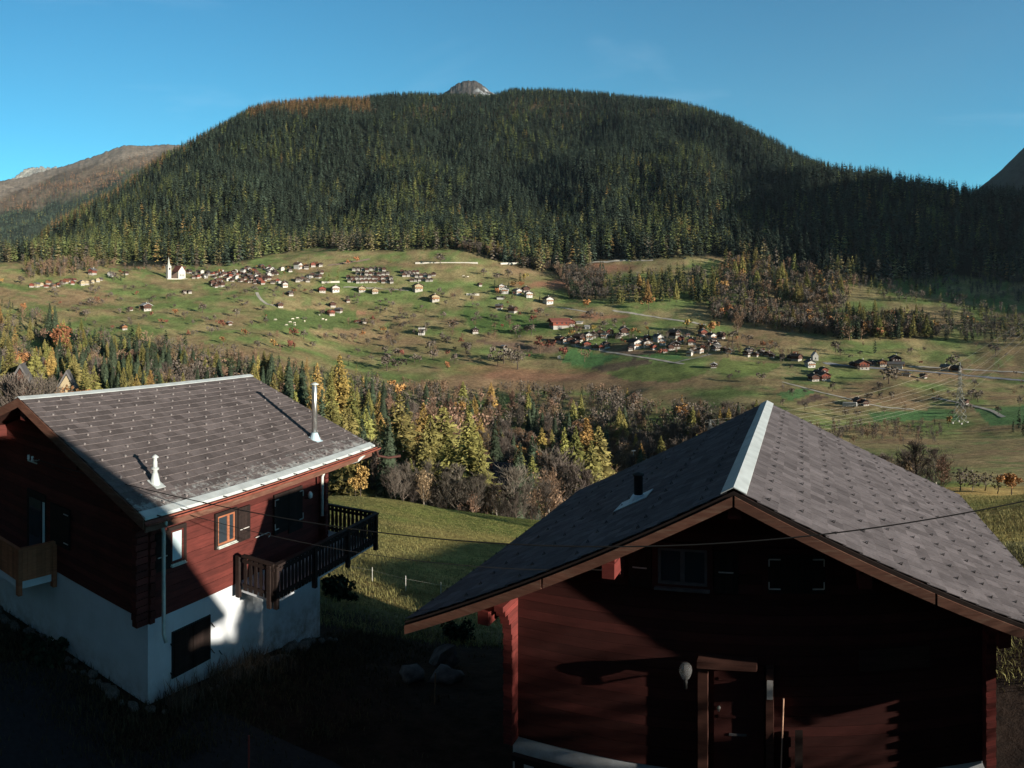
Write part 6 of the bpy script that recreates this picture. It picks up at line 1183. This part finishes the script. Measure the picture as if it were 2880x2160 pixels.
# ================================================================= pylons and power lines
M_LAT = simple('grey_lattice_steel', (.22, .23, .22), .5, .15, 2, metal=.3)
def pylon(p, H, label, arms, hw, foot=3.6, rz=0.0, t=.16):
    e = empty('pylon', p, rz, label, 'pylon'); m_ = MB(); n = 11; zs = [H * (1 - (1 - i / n) ** 1.15) for i in range(n + 1)]
    wd = lambda z: max(.45, foot * (1 - z / (H * .62)) + .8 * (z / (H * .62))) if z < H * .62 else max(.12, .8 * (1 - (z - H * .62) / (H * .38)) + .25)
    for a, b in zip(zs[:-1], zs[1:]):
        A, B = wd(a), wd(b)
        for i in range(4):
            c, d = [(-1, -1), (1, -1), (1, 1), (-1, 1)][i], [(-1, -1), (1, -1), (1, 1), (-1, 1)][(i + 1) % 4]
            m_.bar((c[0] * A, c[1] * A, a), (c[0] * B, c[1] * B, b), t, t); m_.bar((c[0] * A, c[1] * A, a), (d[0] * B, d[1] * B, b), t * .6, t * .6); m_.bar((d[0] * A, d[1] * A, a), (c[0] * B, c[1] * B, b), t * .6, t * .6)
    m_.obj('tower', M_LAT, e); tips = []
    for z, w_ in arms:
        m_ = MB(); q = wd(z)
        for s_ in (-1, 1):
            for y_ in (-1, 1): m_.bar((0, y_ * q, z), (s_ * w_, 0, z), t * .7, t * .7); m_.bar((0, y_ * q, z + 1.2), (s_ * w_, 0, z), t * .7, t * .7)
            tips.append((s_ * w_, 0, z - .9)); m_.tube([(s_ * w_, 0, z), (s_ * w_, 0, z - .9)], .09, 6)
        m_.obj('cross_arm', M_LAT, e)
    tips.append((0, 0, H)); Mx = Matrix.Translation(p) @ Matrix.Rotation(rz, 4, 'Z'); return e, [Mx @ Vector(q) for q in tips]
pA = at2(2700, 1192, 380); rA = math.hypot(pA.x, pA.y); uA = rA / F; HA = 172 * uA; rzA = -math.atan2(pA.x, pA.y) + R(-35)
E1, TA = pylon(pA, HA, 'tall lattice pylon standing on the right meadow', [(HA * f, 15 * uA) for f in (.80, .635, .485)], 0, 3.4, rzA, .22)
m_ = MB()
for i in range(4): c = [(-1, -1), (1, -1), (1, 1), (-1, 1)][i]; m_.box(c[0] * 3.4 - .5, c[0] * 3.4 + .5, c[1] * 3.4 - .5, c[1] * 3.4 + .5, -.6, .9)
m_.obj('footings', M_W['white'], E1)
pB = rad(1997, 320); HB = -(1181 - HOR) / F * 320 - pB.z; E2, TB = pylon(pB, HB, 'small lattice pylon top rising behind the dark roof', [(HB * f, 4.2) for f in (.95, .80, .66)], 0, 2.2, rzA, .2)
pC = rad(3080, 1150); E3, TC = pylon(pC, 42, 'lattice pylon beyond the right picture edge', [(42 * f, 6.5) for f in (.90, .75, .60)], 0, 3, rzA, .2)
def wire(name, a, b, sag, rad_, mat, label, cat='cable', group=None, n=36):
    m_ = MB(); pts = [a.lerp(b, i / n) - Vector((0, 0, sag * 4 * (i / n) * (1 - i / n))) for i in range(n + 1)]; m_.tube(pts, rad_, 5); return tag(m_.obj(name, mat), label, cat, group)
M_WIRE = simple('bright_conductor', (.48, .45, .38), .35, .05, 1, metal=.6)
wl = ['left end of the top arm', 'right end of the top arm', 'left end of the middle arm', 'right end of the middle arm', 'left end of the bottom arm', 'right end of the bottom arm', 'pylon tip']
for i in range(7):
    wire('power_line', TA[i], TB[i], 5.0, .03, M_WIRE, f'power line down left of the meadow pylon, from the {wl[i]}', 'power line', 'power lines left of the pylon')
    wire('power_line', TA[i], TC[i], 9.0, .036, M_WIRE, f'power line rising right of the meadow pylon, from the {wl[i]}', 'power line', 'power lines right of the pylon')
# ================================================================= house cables in the foreground
def fromlocal(e, v): return Matrix.Translation(e.location) @ Matrix.Rotation(e.rotation_euler.z, 4, 'Z') @ Vector(v)
A = fromlocal(LC, (-.38, .66, -4.12 + 9.9)); th = (2960 - 1440) / F; rB = 9.5; Bq = Vector((rB * math.sin(th), rB * math.cos(th), -(1392 - HOR) / F * rB))
wire('overhead_cable', A, Bq, .10, .0095, M_CABLE, 'thick black cable running from the left gable across to the right edge', n=60)
A2 = fromlocal(LC, (-.58, .66, -4.16 + 9.9)); B2 = fromlocal(RC, (-2.26, .22, -4.50 + 9.6)); wire('service_wire', A2, B2, .22, .007, M_CABLE, 'thin wire from the left gable to the corbel of the right chalet', n=50)
d_ = (A2 - B2).normalized(); m_ = MB(); m_.tube([B2, B2 + d_ * .42], .013, 6); m_.tube([B2 + d_ * .42, B2 + d_ * .50], .02, 6); tag(m_.obj('wire_clamp', M_STEEL), 'bright metal tension clamp at the corbel of the right chalet', 'clamp')
# ================================================================= foreground ground details
def gz(x_, y_): return float(ground(x_, y_))
def near(px, r_): sx, cx = dirp(px); return Vector((r_ * sx, r_ * cx, gz(r_ * sx, r_ * cx)))
# road at the lower left corner
pts = [near(-700, 10.5), near(-300, 12.2), near(0, 12.6), near(200, 11.6), near(420, 10.2), near(650, 8.6), near(1000, 6.6), near(1500, 5.2), near(2200, 4.6)]
vs = []; fs = []
for i, g in enumerate(pts):
    d = pts[min(i + 1, len(pts) - 1)] - pts[max(i - 1, 0)]; d.z = 0; d.normalize(); n = Vector((d.y, -d.x, 0))
    for o in (-4.6, 0): q = g - n * o * -1; vs.append((q.x, q.y, gz(q.x, q.y) + .03))
for i in range(len(pts) - 1): fs.append((2 * i, 2 * i + 1, 2 * i + 3, 2 * i + 2))
tag(link('road', np_mesh('road', vs, fs, simple('dark_asphalt', (.018, .019, .022), .95, .3, 9, bump=.3))), kind='structure')
# stones
def stone_me(seed, rough=.22, flat=.75):
    rs = random.Random(seed); import bmesh
    bm = bmesh.new(); bmesh.ops.create_icosphere(bm, subdivisions=2, radius=.5)
    ph = [rs.uniform(0, 6) for _ in range(6)]
    for v in bm.verts:
        c = v.co.normalized(); k = 1 + rough * (math.sin(c.x * 4 + ph[0]) * math.sin(c.y * 4 + ph[1]) + .6 * math.sin(c.z * 6 + ph[2]) * math.sin(c.x * 7 + ph[3])); v.co = c * .5 * k; v.co.z *= flat
    me = bpy.data.meshes.new('stone'); bm.to_mesh(me); bm.free(); me.materials.append(M_STONE)
    for p_ in me.polygons: p_.use_smooth = seed % 2 == 0
    return me
M_STONE = simple('grey_stone', (.11, .10, .09), .9, .4, 5, bump=.5, bdist=.03); M_DSTONE = simple('dark_boulder', (.08, .08, .085), .9, .4, 4, bump=.6, bdist=.04)
SM = [stone_me(s) for s in range(6)]; rn = random.Random(3)
LM = Matrix.Translation(LC.location) @ Matrix.Rotation(LC.rotation_euler.z, 4, 'Z')
cntS = {'front': 0, 'side': 0}
for i in range(40): # front gable foot
    s_ = 4.1 - i * .2 + rn.uniform(-.08, .08); t_ = .93 - rn.uniform(.15, .55); q = LM @ Vector((s_, t_, 0)); k = rn.uniform(.14, .36); o = link('stone', SM[rn.randrange(6)], None, (q.x, q.y, gz(q.x, q.y) + k * .15), rn.uniform(0, 6), (k, k * rn.uniform(.7, 1.2), k * rn.uniform(.7, 1)))
    tag(o, 'rounded grey stone in the rubble along the shaded white front base', 'stone', 'stones along the shaded front base')
for i in range(36):
    t_ = .9 + i * .2 + rn.uniform(-.08, .08); s_ = 4.1 + rn.uniform(.15, .5); q = LM @ Vector((s_, t_, 0)); k = rn.uniform(.14, .40); o = link('stone', SM[rn.randrange(6)], None, (q.x, q.y, gz(q.x, q.y) + k * .15), rn.uniform(0, 6), (k, k * rn.uniform(.7, 1.2), k * rn.uniform(.7, 1)))
    tag(o, 'rounded grey stone in the rubble along the window side of the base', 'stone', 'stones along the side base')
for px, py, sz, zs, lb, fl in ((1245, 1868, 1.0, .85, 'pointed dark boulder, highest of the three beyond the houses', 1), (1157, 1915, .78, .55, 'pale rounded boulder, left of the three', 0), (1256, 1912, .85, .5, 'low rounded boulder, right of the three', 2)):
    r_ = 17.6; p = None
    for rr_ in np.linspace(12, 30, 120):
        q = near(px, rr_)
        if HOR - F * q.z / rr_ < py: p = q; break
    o = link('boulder', stone_me(40 + fl, .28, .9), None, p + Vector((0, 0, .1)), rn.uniform(0, 6), (sz, sz * .8, sz * zs)); o.data.materials[0] = M_DSTONE; tag(o, lb, 'boulder')
    if fl == 1: o.rotation_euler = (.3, .6, .4); o.scale = (.75, .6, 1.15)
p = near(1222, 16.2); m_ = MB(); m_.tube([(0, 0, -.2), (.02, 0, .75)], .018, 6); tag(m_.obj('garden_stake', simple('old_wood', (.2, .13, .08), .9, .2, 5), loc=p), 'thin wooden stake in front of the boulders', 'stake')
p = near(700, 12.2); m_ = MB(); m_.tube([(0, 0, -.2), (.0, 0, 1.25)], .02, 6); tag(m_.obj('garden_stake', simple('red_paint', (.25, .05, .04), .8, .2, 5), loc=p), 'thin reddish marker stake at the dark road edge', 'stake')
# dry weeds, grass tufts
def weeds(name, spots, hs, mat, label, kind='stuff', cat='weeds', n=22, lean=.5):
    V = []; Fc = []; T = []; rr = random.Random(8)
    for p_, s_ in spots:
        for _ in range(n):
            b = Vector((p_.x + rr.gauss(0, s_), p_.y + rr.gauss(0, s_), 0)); b.z = gz(b.x, b.y) - .02; h_ = rr.uniform(*hs); a = rr.uniform(0, 6.28); d = Vector((math.cos(a), math.sin(a), 0)); w_ = rr.uniform(.004, .012) * (1 if h_ > .2 else 1.4)
            x_ = Vector((-d.y, d.x, 0)); m1 = b + Vector((0, 0, h_ * .6)) + d * h_ * lean * .25; e_ = b + Vector((0, 0, h_)) + d * h_ * lean; o = len(V); tn = rr.uniform(.5, 1.5)
            V += [b - x_ * w_, b + x_ * w_, m1 + x_ * w_ * .8, m1 - x_ * w_ * .8, e_]; Fc += [(o, o + 1, o + 2, o + 3), (o + 3, o + 2, o + 4)]; T += [tn] * 5
    o = link(name, np_mesh(name, [tuple(v) for v in V], Fc, mat, tone=T)); tag(o, label, cat, kind=kind); return o
M_DRY = leafmat('dry_stems', (.11, .08, .055), hue=0, val=0); M_GRS = leafmat('grass_blades', (.20, .185, .07), hue=0, val=0)
weeds('dry_weeds', [(LM @ Vector((4.2 + rn.uniform(.1, .9), rn.uniform(1.2, 5.2), 0)), .12) for _ in range(60)], (.15, .6), M_DRY, 'dry brown weeds along the sunny base of the left chalet')
weeds('rough_grass', [(LM @ Vector((rn.uniform(-4, 6), .8 - abs(rn.gauss(0, 1.3)) - .1, 0)), .2) for _ in range(420)] + [(LM @ Vector((4.3 + abs(rn.gauss(0, 1.6)), rn.uniform(.5, 10), 0)), .2) for _ in range(420)], (.05, .22), leafmat('dull_grass', (.055, .045, .025), hue=0, val=0), 'dull rough grass on the shaded bank around the left chalet')
sp = []
for _ in range(15000):
    r_ = 22 + 100 * rn.random() ** 1.1; px = rn.uniform(850, 1700); sp.append((near(px, r_), .25))
for _ in range(2500): sp.append((near(rn.uniform(2620, 3050), rn.uniform(16, 60)), .3))
weeds('meadow_grass', sp, (.07, .26), M_GRS, 'tufts of autumn grass on the near meadow slope', n=7, lean=.8)
# evergreen shrub by the front base, round bush beyond the plinth
def shrub(p_, h_, label, mat, seed, n=420, size=.05):
    g = blob(seed, n * 2, .42, .30, .26, size * 1.2, 12); e = empty('shrub', p_, rn.uniform(0, 6), label, 'shrub'); e.scale = (h_, h_, h_); link('crown', crown_me('crown', g, mat), e); link('stem', trunk_me(.5, .02, .008), e)
M_DKL = leafmat('dark_leaves', (.022, .032, .018), hue=0, val=0)
q = LM @ Vector((1.0, .25, 0)); q.z = gz(q.x, q.y); shrub(q, .95, 'dark leafy shrub growing against the shaded white base', M_DKL, 301)
q = near(955, 27); shrub(q, 1.5, 'dark round bush behind the white base at the meadow edge', M_DKL, 302); q = near(1290, 23); shrub(q, 1.0, 'dark bush under the left eave of the right chalet', M_DKL, 303)
for px, r_, lb in ((1047, 34, 'white fence post on the near meadow, left one'), (1141, 33, 'white fence post on the near meadow, middle one'), (1240, 33, 'white fence post on the near meadow, right one')):
    p = near(px, r_); m_ = MB(); m_.tube([(0, 0, -.1), (0, 0, .75)], .016, 6); m_.tube([(0, 0, .6), (0, 0, .63)], .025, 6); tag(m_.obj('fence_post', M_W['white'], loc=p), lb, 'fence post', 'white posts of the meadow fence')
a = [near(px, r_) + Vector((0, 0, .6)) for px, r_ in ((900, 35), (1047, 34), (1141, 33), (1240, 33), (1330, 33))]
m_ = MB(); m_.tube(a, .004, 4); tag(m_.obj('fence_wire', M_WIRE), 'thin fence wire strung between the white posts', 'wire')
# street lamps by the lower road in the wood gap
for px, tp, r_, lb in ((1782, 1268, 300, 'slim white street lamp in the wood gap above the dark roof'), (1815, 1292, 290, 'street lamp half hidden by the dark roof edge')):
    p = rad(px, r_); H_ = -(tp - HOR) / F * r_ - p.z; e = empty('street_lamp', p, 0, lb, 'street lamp'); m_ = MB(); m_.tube([(0, 0, 0), (0, 0, H_)], .12, 6); m_.obj('pole', M_GALV, e); m_ = MB(); m_.box(-.9, .9, -.3, .3, H_ - .1, H_ + .25); m_.obj('lamp_head', M_W['white'], e)
# unseen trees beyond the viewpoint chalet, set so their shade mottles the left chalet
for k, x_, y_, h_, lb in (('spruce', 17.0, .3, 7.2, 'spruce at the shade block corner, nearest the viewpoint chalet'), ('larch', 18.1, -.1, 7.6, 'larch in front of the shade block'), ('bare', 16.2, .6, 6.8, 'bare tree between viewpoint chalet and shade block')):
    pr = proto(k, True); tm, cme_ = pr[1]; e = empty(KNAME[k], (x_, y_, -9.0), 1.0, lb, 'tree'); e.scale = (h_ * 1.3, h_ * 1.3, h_); link('trunk', tm, e); link('crown', cme_, e)
for _o in list(SC.objects):
    _l = _o.get('label')
    if _l and len(_l.split()) > 16: _o['label'] = ' '.join(_l.split()[:16]).rstrip(',')
# ================================================================= thin valley air
m_ = MB(); m_.box(-7500, 6500, -6000, 12500, -520, 4200)
hz = m_.obj('haze', NT('haze_air').m); tag(hz, 'thin blue air over the whole valley', 'haze', kind='stuff')
_t = hz.data.materials[0].node_tree; _t.nodes.clear(); _o = _t.nodes.new('ShaderNodeOutputMaterial'); _v = _t.nodes.new('ShaderNodeVolumePrincipled')
_v.inputs['Color'].default_value = (.62, .78, .95, 1); _v.inputs['Density'].default_value = 1.4e-5; _v.inputs['Anisotropy'].default_value = .2; _t.links.new(_v.outputs[0], _o.inputs['Volume'])
